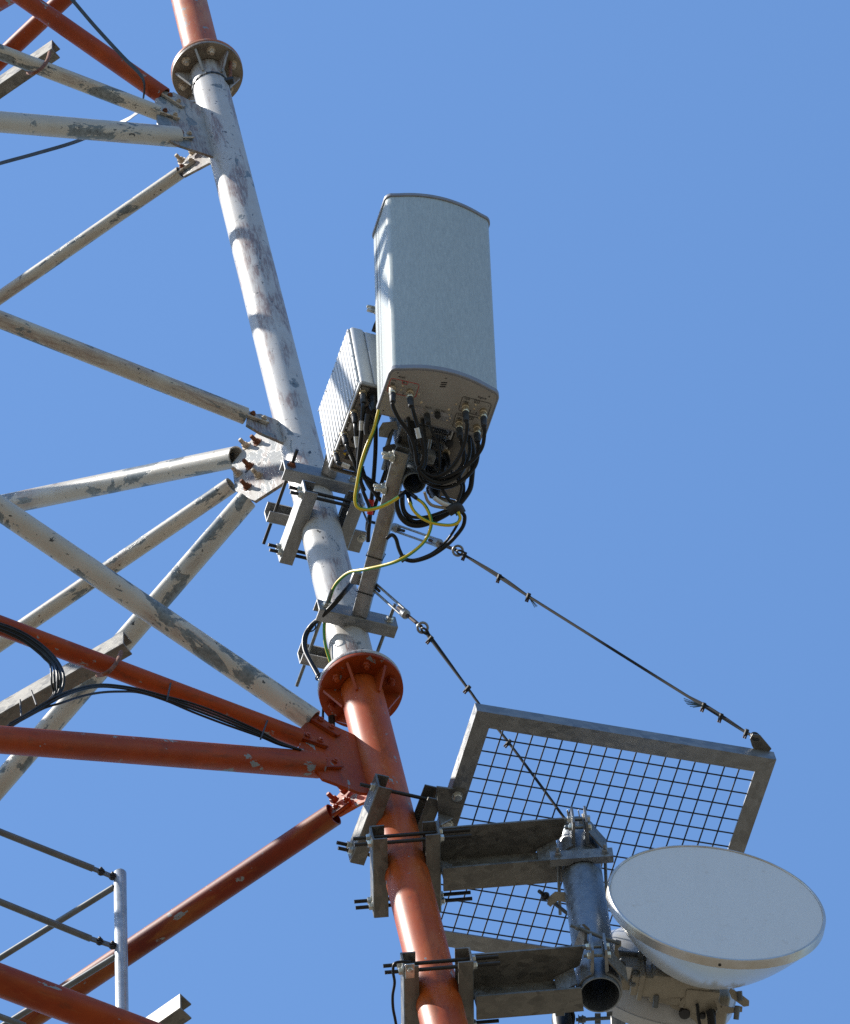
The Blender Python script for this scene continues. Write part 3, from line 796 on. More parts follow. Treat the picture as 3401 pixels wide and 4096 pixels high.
lathe('round_sticker', [(.006, 0), (.006, .0008)], 'blue_sign', r1, zframe(onR1(*ZR(425, 1410), .0125), onR1(*ZR(425, 1410), .5)), 12)
plate('warning_sticker', [onR1(*ZR(*p), .013) for p in ((380, 1462), (442, 1455), (425, 1508))], RZ, .001, 'yellow_sign', r1, RX)
# fan grille shape under the left radio and ports of the second one
for p, r, m in (((1150, 280), .0145, 'dark_plastic'), ((1100, 425), .0145, 'brass'), ((1010, 600), .024, 'dark_plastic'), ((910, 800), .024, 'dark_plastic'), ((900, 1000), .024, 'dark_plastic')):
    socket(onR2(*ZL(*p)), r2, r, m, .012)
box('port_cover', onR2(*ZL(1185, 135), .0125), RX, RY, RZ, (.020, .017, .003), 'dark_plastic', r2, .001, 1)
for k in range(9):
    box('rear_fin', K2-RX*.03+RY*(-.06-.035*k)+RZ*.10, RX, RY, RZ, (.055, .004, .20), 'rru_bottom', r2, 0)
# mounting jaws left of the pole (dark castings with a rod)
jw = thing('radio_bracket', PB+PD*.3-E1*.1, 'dark cast bracket holding the radio units to the pole', 'bracket')
q0 = C(1545, 1720, depth(PB)+.06)
plate('casting', [C(*ZL(*p), depth(PB)+.08) for p in ((60, 60), (120, -40), (330, -60), (360, 80), (270, 60), (215, 140), (200, 200), (60, 180))], -F, .02, 'galv_dark', jw, A)
plate('casting', [C(*ZL(*p), depth(PB)+.06) for p in ((120, 350), (190, 310), (300, 290), (340, 330), (300, 400), (220, 490), (130, 480))], -F, .03, 'rubber_matt', jw, A)
pipe('bracket_rod', C(*ZL(270, 60), depth(PB)+.10), C(*ZL(190, 340), depth(PB)+.08), .009, 'rail_grey', jw, seg=12)
pipe('bracket_rod', C(*ZL(185, 480), depth(PB)+.08), C(*ZL(130, 690), depth(PB)+.06), .009, 'rail_grey', jw, seg=12)
pipe('bracket_rod', C(*ZL(860, 220), depth(PB)+.05), C(*ZL(820, 450), depth(PB)+.05), .007, 'galv', jw, seg=12)
box('casting', C(*ZL(830, 480), depth(PB)+.03), RX, RY, RZ, (.05, .04, .06), 'galv', jw, .006)

# ------------------------------------------------------------------ cables
def cable(px, d0, d1, r, label, mat='rubber', start=None, group=None, name='cable', dep=None):
    n = len(px); pts = []
    for i, (x, y) in enumerate(px):
        u = i/(n-1); d = dep[i] if dep else d0+(d1-d0)*u
        pts.append(C(x, y, d))
    if start: pts = start+pts
    o = sweep(name, pts, r, mat); tag(o, label, 'cable', group); return o
def boot(cab, p, d, r=.0128, L=.055):
    lathe('boot', [(0, 0), (r, 0), (r, L*.25), (r*.93, L*.27), (r, L*.35), (r*.93, L*.5), (r*.96, L*.9), (r*.75, L), (0, L)], 'rubber_matt', cab, zframe(p, p+d), 14)
GJ = 'jumper cables plugged into the antenna'
dp = depth(PB); da = depth(PORT[0])
def ant_cable(i, px, d1, label, r=.0080):
    b = PORT[i]+DN*(.050 if i < 6 else .016)
    px = [Z7(*p) for p in px]
    t = (C(*px[0], depth(b)-.06)-b).normalized()
    o = cable(px, depth(b)-.04, d1, r, label, start=[b, b+t*.05], group=GJ, name='jumper_cable'); boot(o, b, (DN+t*.6).normalized()); return o
ant_cable(0, [(722, 245), (770, 345), (850, 455), (890, 570), (905, 670), (930, 728), (965, 700), (976, 620), (970, 520), (958, 420), (950, 340)], dp-.02, 'black cable from antenna port 1 curving past the pole')
j2 = ant_cable(1, [(882, 290), (915, 400), (945, 500), (958, 600), (945, 690), (915, 730), (985, 800), (1080, 835), (1180, 810), (1255, 740), (1305, 640), (1318, 560), (1305, 470)], dp-.02, 'black cable from antenna port 2 with a white marker sleeve')
ant_cable(2, [(1297, 400), (1278, 520), (1225, 650), (1150, 740), (1060, 785), (985, 770), (930, 725), (905, 680), (875, 600), (852, 500), (845, 410), (840, 330)], dp-.02, 'black cable from antenna port 3 sweeping left below the radio')
ant_cable(3, [(1432, 440), (1412, 560), (1340, 660), (1240, 735), (1110, 800), (1000, 795), (935, 740), (912, 690), (885, 610), (866, 500), (860, 410), (856, 330)], dp-.0, 'black cable from antenna port 4, rightmost of the plugged cables')
ant_cable(4, [(1250, 510), (1270, 590), (1268, 670), (1225, 745), (1120, 830), (1020, 840), (955, 790), (918, 700), (895, 610), (880, 500), (874, 410), (870, 330)], dp-.0, 'black cable from the left port of the lower port frame')
ant_cable(5, [(1385, 560), (1365, 690), (1290, 790), (1180, 860), (1060, 870), (975, 820), (925, 730), (905, 620), (892, 500), (886, 410), (884, 330)], dp-.0, 'black cable from port 6 looping lowest under the antenna')
ant_cable(6, [(1020, 430), (1065, 520), (1082, 620), (1078, 730), (1040, 800), (970, 835), (930, 790), (915, 710), (898, 620), (900, 500)], dp-.05, 'thin black control cable looping beside the pole end', .0058)
pw = catmull([C(*Z7(*p), da-.10) for p in ((905, 410), (925, 490))], 4)
sweep('marker_sleeve', pw, .0100, 'label_white', j2)
GL = 'black cables looping under the antenna'
cable([Z7(*p) for p in ((1310, 480), (1340, 560), (1345, 650), (1335, 780), (1320, 880), (1270, 960), (1205, 1030), (1100, 1100), (960, 1160), (860, 1160), (790, 1110), (755, 1030), (750, 960))], dp+.05, dp-.05, .0105, 'thick black cable hanging right of the antenna and looping back left', group=GL)
cable([Z7(*p) for p in ((1260, 580), (1283, 640), (1270, 720), (1235, 790), (1265, 850), (1262, 930), (1235, 985), (1150, 1060), (1020, 1110), (900, 1140), (830, 1100), (795, 1020), (790, 900))], dp+.06, dp-.03, .0088, 'black cable bending twice below the second radio unit', group=GL)
cable([Z7(*p) for p in ((1195, 1020), (1120, 1055), (1000, 1095), (900, 1105), (840, 1085), (805, 1030), (800, 930))], dp-.05, dp-.02, .0065, 'thinner black cable inside the lower cable loop', group=GL)
cable([Z7(*p) for p in ((1215, 1035), (1262, 1070), (1278, 1110), (1255, 1190), (1150, 1310), (1020, 1400), (900, 1440), (830, 1435), (795, 1405), (765, 1340), (745, 1270), (712, 1240), (672, 1268)) ], dp-.08, dp+.02, .0078, 'black cable hanging in the lowest bow and returning to the arm', group=GL)
cable([Z7(*p) for p in ((1200, 1040), (1240, 1090), (1215, 1170), (1150, 1270), (1080, 1340), (1000, 1395), (890, 1432), (810, 1425))], dp-.06, dp+.0, .0052, 'thin black cable following the lowest cable bow', group=GL)
cable([Z7(*p) for p in ((1135, 690), (1200, 780), (1250, 850), (1250, 900), (1225, 980))], dp-.02, dp-.05, .0055, 'thin black cable below the second radio port panel', group=GL)
cable([Z7(*p) for p in ((1090, 870), (1130, 930), (1170, 990), (1210, 1030))], dp-.04, dp-.06, .007, 'short black cable running into the taped bundle', group=GL)
# plugs of the second radio
for p, q, r, lab in (((1090, 440), (1150, 640), .0125, 'black plug on the second radio near its brass port'), ((1010, 560), (1045, 700), .022, 'fat black sealed plug in the middle of the second radio'), ((900, 960), (960, 1110), .021, 'fat black sealed plug at the lower end of the second radio')):
    a_, b_ = onR2(*ZL(*p)), C(*ZL(*q), depth(onR2(*ZL(*p)))-.10)
    o = lathe('plug', [(0, 0), (r*.9, 0), (r, (b_-a_).length*.15), (r, (b_-a_).length*.6), (r*.6, (b_-a_).length*.9), (r*.4, (b_-a_).length)], 'rubber', None, zframe(a_, b_), 16); tag(o, lab, 'plug', 'sealed plugs of the second radio')
cable([ZL(*p) for p in ((920, 1130), (990, 1180), (1060, 1220), (1150, 1250), (1200, 1260))], dp-.10, dp-.07, .0095, 'light grey shielded cable sunlit below the second radio', 'label_white', name='shielded_cable')
cable([ZL(*p) for p in ((770, 1040), (790, 1110), (820, 1180), (880, 1240), (980, 1270), (1100, 1285), (1160, 1270))], dp-.12, dp-.07, .0062, 'pale earth wire joining the taped bundle', 'alu_beige', name='earth_wire')
# taped knot where the loops meet
k0 = C(*Z7(1212, 1030), dp-.07)
tag(sweep('tape_wrap', [C(*Z7(*p), dp-.08) for p in ((1150, 1060), (1195, 1035), (1225, 1030), (1250, 1075))], .022, 'rubber_matt'), 'black tape wrapped round the meeting cable loops', 'tape')
tag(sweep('tape_wrap', [C(*Z7(*p), dp-.03) for p in ((790, 1400), (800, 1420), (815, 1442))], .014, 'rubber_matt'), 'small black tape wrap on the lowest cable bow', 'tape')
# earth wires, yellow with a green stripe
GE = 'yellow and green earth wires'
cable([Z7(*p) for p in ((612, 270), (602, 310), (570, 430), (515, 560), (472, 700), (443, 850), (428, 960), (448, 1025), (520, 1045), (620, 1025), (700, 988), (768, 945))], da-.05, dp-.16, .0072, 'yellow green earth wire falling beside the radio and bending to the pole', 'yellow_green', group=GE, name='earth_wire')
cable([Z7(*p) for p in ((760, 950), (790, 928), (815, 905))], dp-.16, dp-.03, .0085, 'black sleeve ending the bent earth wire at the pole', 'rubber', name='cable_sleeve')
cable([Z7(*p) for p in ((885, 945), (960, 1000), (1008, 1090), (1015, 1180), (965, 1290), (865, 1380), (760, 1440), (640, 1478), (500, 1508), (390, 1528), (310, 1585), (262, 1650), (236, 1720), (220, 1790), (213, 1860)) ]+[Z8b(*p) for p in ((437, 830), (430, 920), (440, 1040), (470, 1150), (498, 1230))], dp-.05, depth(QL)-.0, .0066, 'long yellow green earth wire swinging down across the arm to the flange', 'yellow_green', group=GE, name='earth_wire',
      dep=[dp-.05, dp-.08, dp-.1, dp-.1, dp-.1, dp-.12, depth(armL0)-.42, depth(armL0)-.36, depth(armL0)-.28, depth(armL0)-.17, depth(armL0)-.10, depth(armL0)-.07, depth(armL0)-.045, depth(armL0)+.06, depth(armL0)+.08, depth(QL)-.06, depth(QL)-.06, depth(QL)-.08, depth(QL)-.1, depth(QL)-.12])
cable([Z7(*p) for p in ((850, 985), (885, 1055), (950, 1112), (1040, 1150), (1150, 1165), (1215, 1150), (1243, 1110), (1225, 1060))], dp-.1, dp-.11, .0066, 'yellow earth wire looping right to the taped bundle', 'yellow_green', group=GE, name='earth_wire')
for a_, b_, c_, lb_ in (((832, 915), (845, 955), (858, 1000), 'left black sleeve of an earth wire under the pole end'), ((845, 915), (870, 930), (900, 952), 'right black sleeve of an earth wire under the pole end')):
    cable([Z7(*a_), Z7(*b_), Z7(*c_)], dp-.02, dp-.08, .0085, lb_, 'rubber', name='cable_sleeve', group='black earth wire sleeves')
# left radio cables
GR = 'cables plugged into the left radio unit'
def radio_cable(k, px, d1, label, r=.0085):
    b = R1P[k]-RZ*.02; px = [Z7(*p) for p in px]
    t = (C(*px[0], depth(b)-.05)-b).normalized()
    o = cable(px, depth(b)-.05, d1, r, label, start=[b, b+t*.045], group=GR, name='jumper_cable'); boot(o, b, (t-RZ*.5).normalized(), .0125, .05)
    return o
ra = radio_cable(0, [(490, 260), (482, 400), (465, 560), (455, 700), (470, 820), (500, 900)], dp+.15, 'upper black cable of the left radio with white label', .0088)
rb = radio_cable(1, [(432, 420), (445, 540), (455, 640), (480, 760), (540, 850), (600, 940)], dp+.18, 'second black cable of the left radio below its shiny plug')
rc = radio_cable(2, [(370, 560), (410, 640), (440, 720), (500, 800), (580, 870), (640, 900)], dp+.20, 'third black cable of the left radio bending right')
rd = radio_cable(3, [(300, 685), (360, 705), (430, 735), (520, 800), (610, 860)], dp+.22, 'lowest black cable of the left radio leaving sideways')
for o, a_, b_, dd in ((ra, (480, 355), (478, 430), -.035), (rb, (436, 475), (448, 560), -.03), (rc, (392, 612), (432, 680), -.02), (rd, (325, 690), (385, 715), -.02)):
    dq = depth(R1P[0])*.0+depth(onR1(*Z7(*a_)))-.09+dd
    sweep('marker_sleeve', [C(*Z7(*a_), dq), C(*Z7((a_[0]+b_[0])/2-1, (a_[1]+b_[1])/2), dq), C(*Z7(*b_), dq)], .0102, 'label_white', o)
pc = cable([Z7(*p) for p in ((560, 190), (575, 260), (585, 330), (588, 450), (585, 600), (573, 780), (555, 960), (545, 1080), (532, 1200), (528, 1290))], depth(R1P[0])-.02, dp+.40, .0088, 'straight black power cable with red tape behind the arm', group=GR, name='power_cable')
lathe('power_plug', [(0, 0), (.019, 0), (.020, .03), (.017, .05), (.019, .055), (.019, .075), (.010, .10), (0, .10)], 'rubber', pc, zframe(onR1(*ZR(945, 385)), C(*Z7(572, 265), depth(R1P[0])-.06)), 18)
for a_, b_ in (((554, 965), (549, 1012)), ((547, 1030), (543, 1078))):
    u0 = .80
    sweep('red_tape', [C(*Z7(*a_), depth(R1P[0])-.02+(dp+.40-depth(R1P[0])+.02)*.68), C(*Z7(*b_), depth(R1P[0])-.02+(dp+.40-depth(R1P[0])+.02)*.70)], .0130, 'red_tape', pc, straight=True)
cable([Z7(*p) for p in ((455, 700), (470, 800), (490, 900), (530, 1000), (545, 1060), (525, 1140), (520, 1200))], dp+.22, dp+.4, .0075, 'black cable dropping behind the earth wire bend', group=GR)
cable([Z7(*p) for p in ((480, 720), (520, 830), (590, 930), (650, 990), (700, 1040))], dp+.25, dp+.3, .0085, 'black cable passing right behind the arm', group=GR)
cable([Z7(*p) for p in ((700, 640), (660, 760), (620, 880), (600, 960), (560, 1080))], dp+.28, dp+.36, .0085, 'black cable passing left behind the arm bolts', group=GR)
cable([Z7(*p) for p in ((440, 900), (460, 980), (500, 1080), (530, 1150))], dp+.12, dp+.35, .004, 'thin black lead beside the red tape', group=GR)
sweep('cable_tie', [C(*Z7(*p), depth(R1P[3])-.16) for p in ((438, 710), (470, 712), (500, 712))], .003, 'rubber', ra)
tag(sweep('power_cable', [C(*Z7(*p), dp+.12) for p in ((530, 300), (515, 400), (520, 460))], .012, 'rubber_matt'), 'short black connector tail on the left radio', 'cable')
# bundle running from behind the arm down to the lower flange
GB = 'black cable bundle running down the leg'
for k, (ox, labx) in enumerate(((0, 'outermost'), (7, 'second'), (14, 'third'), (20, 'innermost'))):
    dq = depth(QL)
    pts = [Z8b(735, 410+ox), Z8b(690, 470+ox*1.6), Z8b(600, 580+ox*1.6), Z8b(500, 700+ox), Z8b(400, 800+ox*.6), Z8b(310+ox*.8, 880+ox*.5), Z8b(255+ox*1.1, 980), Z8b(258+ox*1.1, 1090), Z8b(310+ox, 1200), Z8b(365+ox, 1300), Z8b(425+ox*1.2-(34 if k == 3 else 0), 1420), Z8b(460+ox*1.6-(70 if k == 3 else 0), 1540), Z8b(478+ox*1.8-(95 if k == 3 else 0), 1650), Z8b(484+ox*1.8-(100 if k == 3 else 0), 1760)]
    dep = [dq+.1, dq+.02, dq-.10, dq-.13, dq-.10, dq-.03, dq-.05, dq-.10, dq-.17, dq-.24, dq-.32, dq-.33, dq-.33, dq-.33]
    cable(pts, 0, 0, .0078 if k < 3 else .005, labx+' black cable of the bundle running down past the clamp', group=GB, dep=dep)
for p in ((322, 897), (392, 1322)):
    c_ = C(*Z8b(*p), depth(QL)-(.06 if p[1] < 1000 else .26))
    tag(sweep('cable_tie', [c_+UR*(.017*math.cos(a_))+VF*.014*math.sin(a_)+A*(.008*math.cos(a_)) for a_ in [k*.628 for k in range(10)]], .0028, 'rubber', closed=True), 'black cable tie round the bundle %s' % ('beside the threaded rod' if p[1] < 1000 else 'at the flange rim'), 'cable tie')
# ties on the lower arm
for k, (yy) in enumerate((.36, .14)):
    c_ = armL0+AD*((armL1-armL0).length*yy)
    s_ = AD.cross(roll).normalized(); r_ = (roll-AD*roll.dot(AD)).normalized()
    o = sweep('cable_tie', [c_+r_*(.031*x)+s_*(.034*y)*1.0 for x, y in ((-1, -1), (1, -1), (1, 1), (-1, 1))], .0022, 'rubber', closed=True, straight=True)
    tag(o, 'black cable tie round the arm %s' % ('below the earth wire' if k else 'above the earth wire'), 'cable tie')

# ------------------------------------------------------------------ cables on the orange brace
GO = 'black cables tied to the orange brace'
for k in range(5):
    o_ = k*15
    pts = [ZT(-300, -110+o_*2), ZT(-60, 20+o_*1.4), ZT(110, 80+o_*1.6), ZT(300, 165+o_*1.8), ZT(480, 280+o_*2.2), ZT(640-o_*1.5, 420+o_), ZT(745-o_*2, 560), ZT(795-o_*2.6, 690), ZT(790-o_*2.4, 810), ZT(740-o_*1.2, 920), ZT(620-o_, 1040), ZT(420-o_, 1150+o_*.6), ZT(200-o_, 1270+o_), ZT(-60, 1400+o_)]
    pA = [onA(*p, .05+.006*(k % 2)-(.02*(i-7) if i > 7 else 0)) for i, p in enumerate(pts)]
    tag(sweep('cable', pA, .0052 if k < 3 else .0042, 'rubber'), ('%s black cable of the turn hanging from the orange brace' % ('outermost', 'second', 'middle', 'fourth', 'innermost')[k]), 'cable', GO)
for k in range(4):
    o_ = k*13
    pts = [ZT(120, 1330-o_), ZT(330, 1215-o_), ZT(560, 1095-o_*1.6), ZT(760, 985-o_*1.5+(50 if k == 0 else 0)), ZT(1000, 885-o_+(70 if k == 0 else 0)), ZT(1250, 845-o_+(60 if k == 0 else 0)), ZT(1500, 862-o_+(30 if k == 0 else 0)), ZT(1740, 905-o_)] + [Z4(*p) for p in ((770, 700-o_*.5), (900, 755-o_), (1050, 812-o_), (1210, 868-o_*.6), (1300, 905-o_*.3), (1400, 930))]
    pA = [onA(*p, .05+.005*(k % 2)-(.03*(3-i) if i < 3 else 0)) for i, p in enumerate(pts)]
    tag(sweep('cable', pA, .0046, 'rubber'), ('%s black cable bowing along the orange brace towards the joint' % ('lowest', 'second', 'third', 'topmost')[k]), 'cable', GO)
for k, (a_, b_) in enumerate((((797, 607), (775, 705)), ((1248, 783), (1212, 880)))):
    c0, c1_ = Z4(*a_), Z4(*b_)
    tag(sweep('cable_tie', [onA(*c0, .02), onA((c0[0]*.7+c1_[0]*.3), (c0[1]*.7+c1_[1]*.3), .046), onA((c0[0]*.3+c1_[0]*.7), (c0[1]*.3+c1_[1]*.7), .064), onA(*c1_, .064)], .0035, 'ink'), 'black cable tie on the orange brace %s' % ('in the middle' if k == 0 else 'near the joint'), 'cable tie')
for k, (a_, b_) in enumerate((((250, 995), (265, 1200)), ((390, 880), (455, 1060)))):
    c0, c1_ = ZT(*a_), ZT(*b_)
    tag(sweep('cable_tie', [onA(*c0, -.09), onA((c0[0]+c1_[0])/2, (c0[1]+c1_[1])/2, -.065), onA(*c1_, -.03)], .0035, 'ink'), '%s black cable tie round the steel channel' % ('left' if k == 0 else 'right'), 'cable tie')
# ------------------------------------------------------------------ dish arms and mast
ARM1 = (onplane(2318, 3432, Q5, A)-Q5).dot(N1); ARM2 = (onplane(2394, 3950, Q6, A)-Q6).dot(N1)
M1 = Q5+N1*ARM1; M2 = Q6+N1*ARM2
MD = (M1-M2).normalized(); MR = .0755
MB = M2-MD*.075; MT = M1+MD*.16
mast = thing('dish_mast', MB, 'short galvanised mast pipe open at the bottom beside the dish', 'mast')
pipe('mast_tube', MB, MT, MR, 'galv_pipe', mast, .005, 48)
MX = (N1-MD*N1.dot(MD)).normalized(); MY = MD.cross(MX)
def dish_arm(Q, M, lab):
    t = thing('dish_bracket', Q+N1*.13, lab, 'bracket')
    p0 = Q+N1*.131; p1 = M-N1*(MR+.012)
    zt = A*.045
    L = (p1-p0).length
    # upper plate reaching towards the camera with a cut corner at the mast, web, lower plate
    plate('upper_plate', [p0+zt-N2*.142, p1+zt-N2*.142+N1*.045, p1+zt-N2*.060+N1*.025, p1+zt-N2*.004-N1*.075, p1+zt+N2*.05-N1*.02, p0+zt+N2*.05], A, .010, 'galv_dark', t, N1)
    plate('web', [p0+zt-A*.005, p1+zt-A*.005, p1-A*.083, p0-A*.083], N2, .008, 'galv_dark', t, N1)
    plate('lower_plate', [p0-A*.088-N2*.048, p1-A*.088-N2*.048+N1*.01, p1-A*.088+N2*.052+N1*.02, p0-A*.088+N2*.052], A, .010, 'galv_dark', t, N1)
    g0 = p1-N1*.07
    plate('haunch', [g0-N2*.02+A*.035, p1-N2*.06+A*.035, p1-N2*.05-A*.07, g0-N2*.01-A*.07], (N2+N1*.5), .006, 'galv', t, A)
    plate('stiffener', [p0-N2*.005+A*.03, p0+N1*.05-N2*.012-A*.02, p0-N2*.012-A*.07], N2, .008, 'galv', t, A)
    # collar: two half bands with ears towards the camera
    def band(s):
        prof = []
        pts = []
        r0, r1 = MR+.0015, MR+.0085
        a = [math.radians(18+ (172-18)*k/14) for k in range(15)]
        inn = [(-math.cos(x)*r0, s*math.sin(x)*r0) for x in a]; out = [(-math.cos(x)*r1, s*math.sin(x)*r1) for x in a]
        # outline in (towards camera, right) with the ear
        e0 = s*.020; e1_ = s*.028
        ear_in = (-(MR+.105), e0); ear_out = (-(MR+.105), e1_)
        poly = [ear_in, (-(MR+.012), e0)]+inn+out[::-1]+[(-(MR+.014), e1_+s*.006), ear_out]
        return [(x, y) for x, y in poly]
    for s in (-1, 1):
        poly = band(s); b0 = M-MD*.055; n = len(poly)
        vs = [(-x, y, 0) for x, y in poly]+[(-x, y, .115) for x, y in poly]
        fs = [tuple(range(n)), tuple(range(n, 2*n))]+[(i, (i+1) % n, n+(i+1) % n, n+i) for i in range(n)]
        mk('collar_half', vs, fs, 'galv', t, frame(b0, -MY, MX, MD))
    for z in (-.022, .036):
        q = M-MY*(MR+.062)+MD*z
        pipe('collar_bolt', q-MX*.055, q+MX*.04, .0075, 'zinc_dark', t, seg=10)
        for s in (-1, 1): bolt(q+MX*(.0285*s), MX*s, 'zinc', t, .0135, .012, 0, .007, True, 'nut')
    q0 = M-MY*.03+MX*(MR*.6)+MD*.0
    plate('collar_wing', [M-MY*(MR+.085)+MX*.030-MD*.05, M-MY*(MR+.085)+MX*.030+MD*.055, M-MY*.02+MX*(MR+.012)+MD*.055, M-MY*.02+MX*(MR+.012)-MD*.05], (MX*.8-MY*.6), .006, 'galv_dark', t, MD)
    return t
dish_arm(Q5, M1, 'upper galvanised arm from the orange leg to the dish mast')
dish_arm(Q6, M2, 'lower galvanised arm from the orange leg to the dish mast')
# lifting ears at the mast top
for s in (-1, 1):
    q = MT-MD*.05-MY*(MR*.6)+MX*(.026*s)
    pass
# pipe saddle in the middle of the mast (pressed bar with two bolts)
def saddle(h, ang, lab, wid=.22):
    c = MB+MD*h; d = MX*math.cos(ang)-MY*math.sin(ang)*-1.0; d = (MX*math.cos(ang)+MY*math.sin(ang)).normalized()
    nrm = d.cross(MD); nrm = nrm if nrm.dot(F) < 0 else -nrm      # camera side
    t = thing('pipe_saddle', c, lab, 'clamp')
    e = wid/2
    prof = [(-e, 0), (-e, .03), (e, .03), (e, 0), (.05, 0), (.03, .012), (0, .017), (-.03, .012), (-.05, 0)]
    n = len(prof); b = c+nrm*(MR-.012)
    vs = [(x, y, -.03) for x, y in prof]+[(x, y, .03) for x, y in prof]
    fs = [tuple(range(n)), tuple(range(n, 2*n))]+[(i, (i+1) % n, n+(i+1) % n, n+i) for i in range(n)]
    mk('saddle_bar', vs, fs, 'galv', t, frame(b, d, nrm, d.cross(nrm)))
    for s in (-1, 1):
        q = b+d*(.088*s)+nrm*.03
        pipe('threaded_rod', q-nrm*.26, q+nrm*.03, .0065, 'rail_grey', t, seg=10)
        bolt(q, nrm, 'galv', t, .0125, .012, .02, .007, True, 'nut')
    return t, b, d, nrm
LM = (MT-MB).length
s1 = saddle(LM*.735, -.03, 'galvanised saddle clamp across the mast beside the dish rim', .235)
s2 = saddle(LM*.40, .0, 'hidden rear saddle bar gripping the mast below the first one', .0) if False else None
# cast hook clamps left of the mast
hk = thing('hook_clamp', C(*Z5(250, 1050), depth(M1)+.1), 'cast hook clamp with bolt sticking out left of the mast', 'clamp')
dm = depth(MB+MD*LM*.55)+.09
plate('hook', [C(*Z5(*p), dm) for p in ((345, 990), (255, 985), (195, 1035), (188, 1090), (215, 1112), (245, 1085), (280, 1060), (345, 1075))], -F, .03, 'alu_beige', hk, A)
pipe('hook_bolt', C(*Z5(120, 980), dm-.05), C(*Z5(360, 1170), dm+.09), .0075, 'rod_dark', hk, seg=10)
bolt(C(*Z5(175, 1025), dm-.025), C(*Z5(120, 980), dm-.05)-C(*Z5(360, 1170), dm+.09), 'rod_dark', hk, .013, .013, 0, .006, True, 'nut')
# lower clamp bar crossing the mast diagonally with a long rod to the dish casting
lb = thing('mast_clamp', C(*Z5(450, 1380), dm-.25), 'grey clamp bar leaning across the mast above its lower collar', 'clamp')
dn = depth(MB+MD*LM*.30)-.10
pb_ = [C(*Z5(*p), dn) for p in ((350, 1480), (480, 1285), (545, 1310), (540, 1360), (520, 1480))]
plate('clamp_bar', pb_, (-F*.7+MX*-.7), .016, 'galv', lb, A)
plate('clamp_lip', [C(*Z5(*p), dn-.01) for p in ((478, 1262), (500, 1255), (550, 1300), (543, 1330))], -F, .02, 'galv_dark', lb, A)
pipe('clamp_rod', C(*Z5(385, 1268), dn-.02), C(*Z5(800, 1425), dn-.02), .0075, 'rail_grey', lb, seg=10)
bolt(C(*Z5(460, 1295), dn-.02), (C(*Z5(385, 1268), dn-.02)-C(*Z5(800, 1425), dn-.02)), 'rail_grey', lb, .0135, .013, 0, .006, True, 'nut')

# ------------------------------------------------------------------ mesh screen (ice guard)
PS = Q4+E1*.20-A*.0
SN = A
def onS(x, y, off=0.0): return onplane(x, y, PS+SN*off, SN)
TLc, TRc, BLc = onS(1900, 2812), onS(3096, 3008), onS(1604, 3728)
BRc = BLc+(TRc-TLc)
scr = thing('mesh_screen', TLc, 'galvanised frame with square wire mesh above the dish', 'mesh screen')
cs = [TLc, TRc, BRc, BLc]; cen = sum(cs, V())/4
FW, FH = .066, .058
def inset(k):
    out = []
    for i in range(4):
        a_ = (cs[i-1]-cs[i]).normalized(); b_ = (cs[(i+1) % 4]-cs[i]).normalized()
        s_ = math.sqrt(max(1e-4, 1-a_.dot(b_)**2)); out.append(cs[i]+(a_+b_)*(k/s_))
    return out
ci = inset(FW)
LP = [(0, 0), (0, -FH), (FW, -FH), (FW, -FH+.007), (.007, -FH+.007), (.007, 0)]       # angle section: inset, height
for i in range(4):
    j = (i+1) % 4
    M_ = frame(cs[i], SN, SN.cross((cs[j]-cs[i]).normalized()), (cs[j]-cs[i]).normalized()); Mi = M_.inverted()
    vs = [Mi @ (inset(y_)[c_]+SN*h_) for c_ in (i, j) for y_, h_ in LP]
    fs = [tuple(range(6)), tuple(range(6, 12))]+[(k, (k+1) % 6, 6+(k+1) % 6, 6+k) for k in range(6)]
    mk('frame_bar', vs, fs, 'galv', scr, M_)
wr = .0030
ex_ = (ci[1]-ci[0]); ey_ = (ci[3]-ci[0])
WMESH = {}
def wire(p0, p1, parent):
    L = (p1-p0).length; k = round(L, 3)
    if k not in WMESH:
        vs, fs = lathe_data([(wr, 0), (wr, L)], 8); me = bpy.data.meshes.new('mesh_wire'); me.from_pydata(vs, [], fs); me.materials.append(MATS['mesh_wire']); smooth_by_angle(me); WMESH[k] = me
    return mesh_obj('mesh_wire', WMESH[k], None, parent, zframe(p0, p1))
nx = 18; ny = 14
zo = -SN*(FH-.013)
for k in range(1, nx): wire(ci[0]+ex_*(k/nx)-ey_.normalized()*.02+zo, ci[3]+ex_*(k/nx)+ey_.normalized()*.02+zo, scr)
for k in range(0, ny+1):
    f_ = (k+.72)/(ny+1); wire(ci[0]+ey_*f_-ex_.normalized()*.02+zo-SN*.0062, ci[1]+ey_*f_+ex_.normalized()*.02+zo-SN*.0062, scr)
# lug at the outer corner and bracket plate on the leg side
lugp = [onS(*ZS(*p), .004) for p in ((1512, 238), (1524, 216), (1560, 222), (1612, 284), (1590, 310), (1540, 305), (1520, 268))]
plate('corner_lug', lugp, SN, .006, 'galv_dark', scr, E1)
brp = [onS(*ZM(*p), -FH-.006) for p in ((975, 318), (1228, 352), (1205, 470), (1135, 690), (1000, 700), (985, 520))]
plate('bracket_plate', brp, SN, .010, 'galv_dark', scr, E1)
for p in ((1155, 405), (1070, 650)):
    bolt(onS(*ZM(*p), -FH-.011), -SN, 'zinc', scr, .0165, .012, 0, .007, True)
gp_ = onS(*ZM(965, 590), -FH-.012)
plate('bracket_rib', [onS(*ZM(975, 595), -FH-.012), onS(*ZM(1150, 525), -FH-.012), onS(*ZM(975, 595), -FH-.012)-SN*.075], E2, .008, 'galv', scr, A)

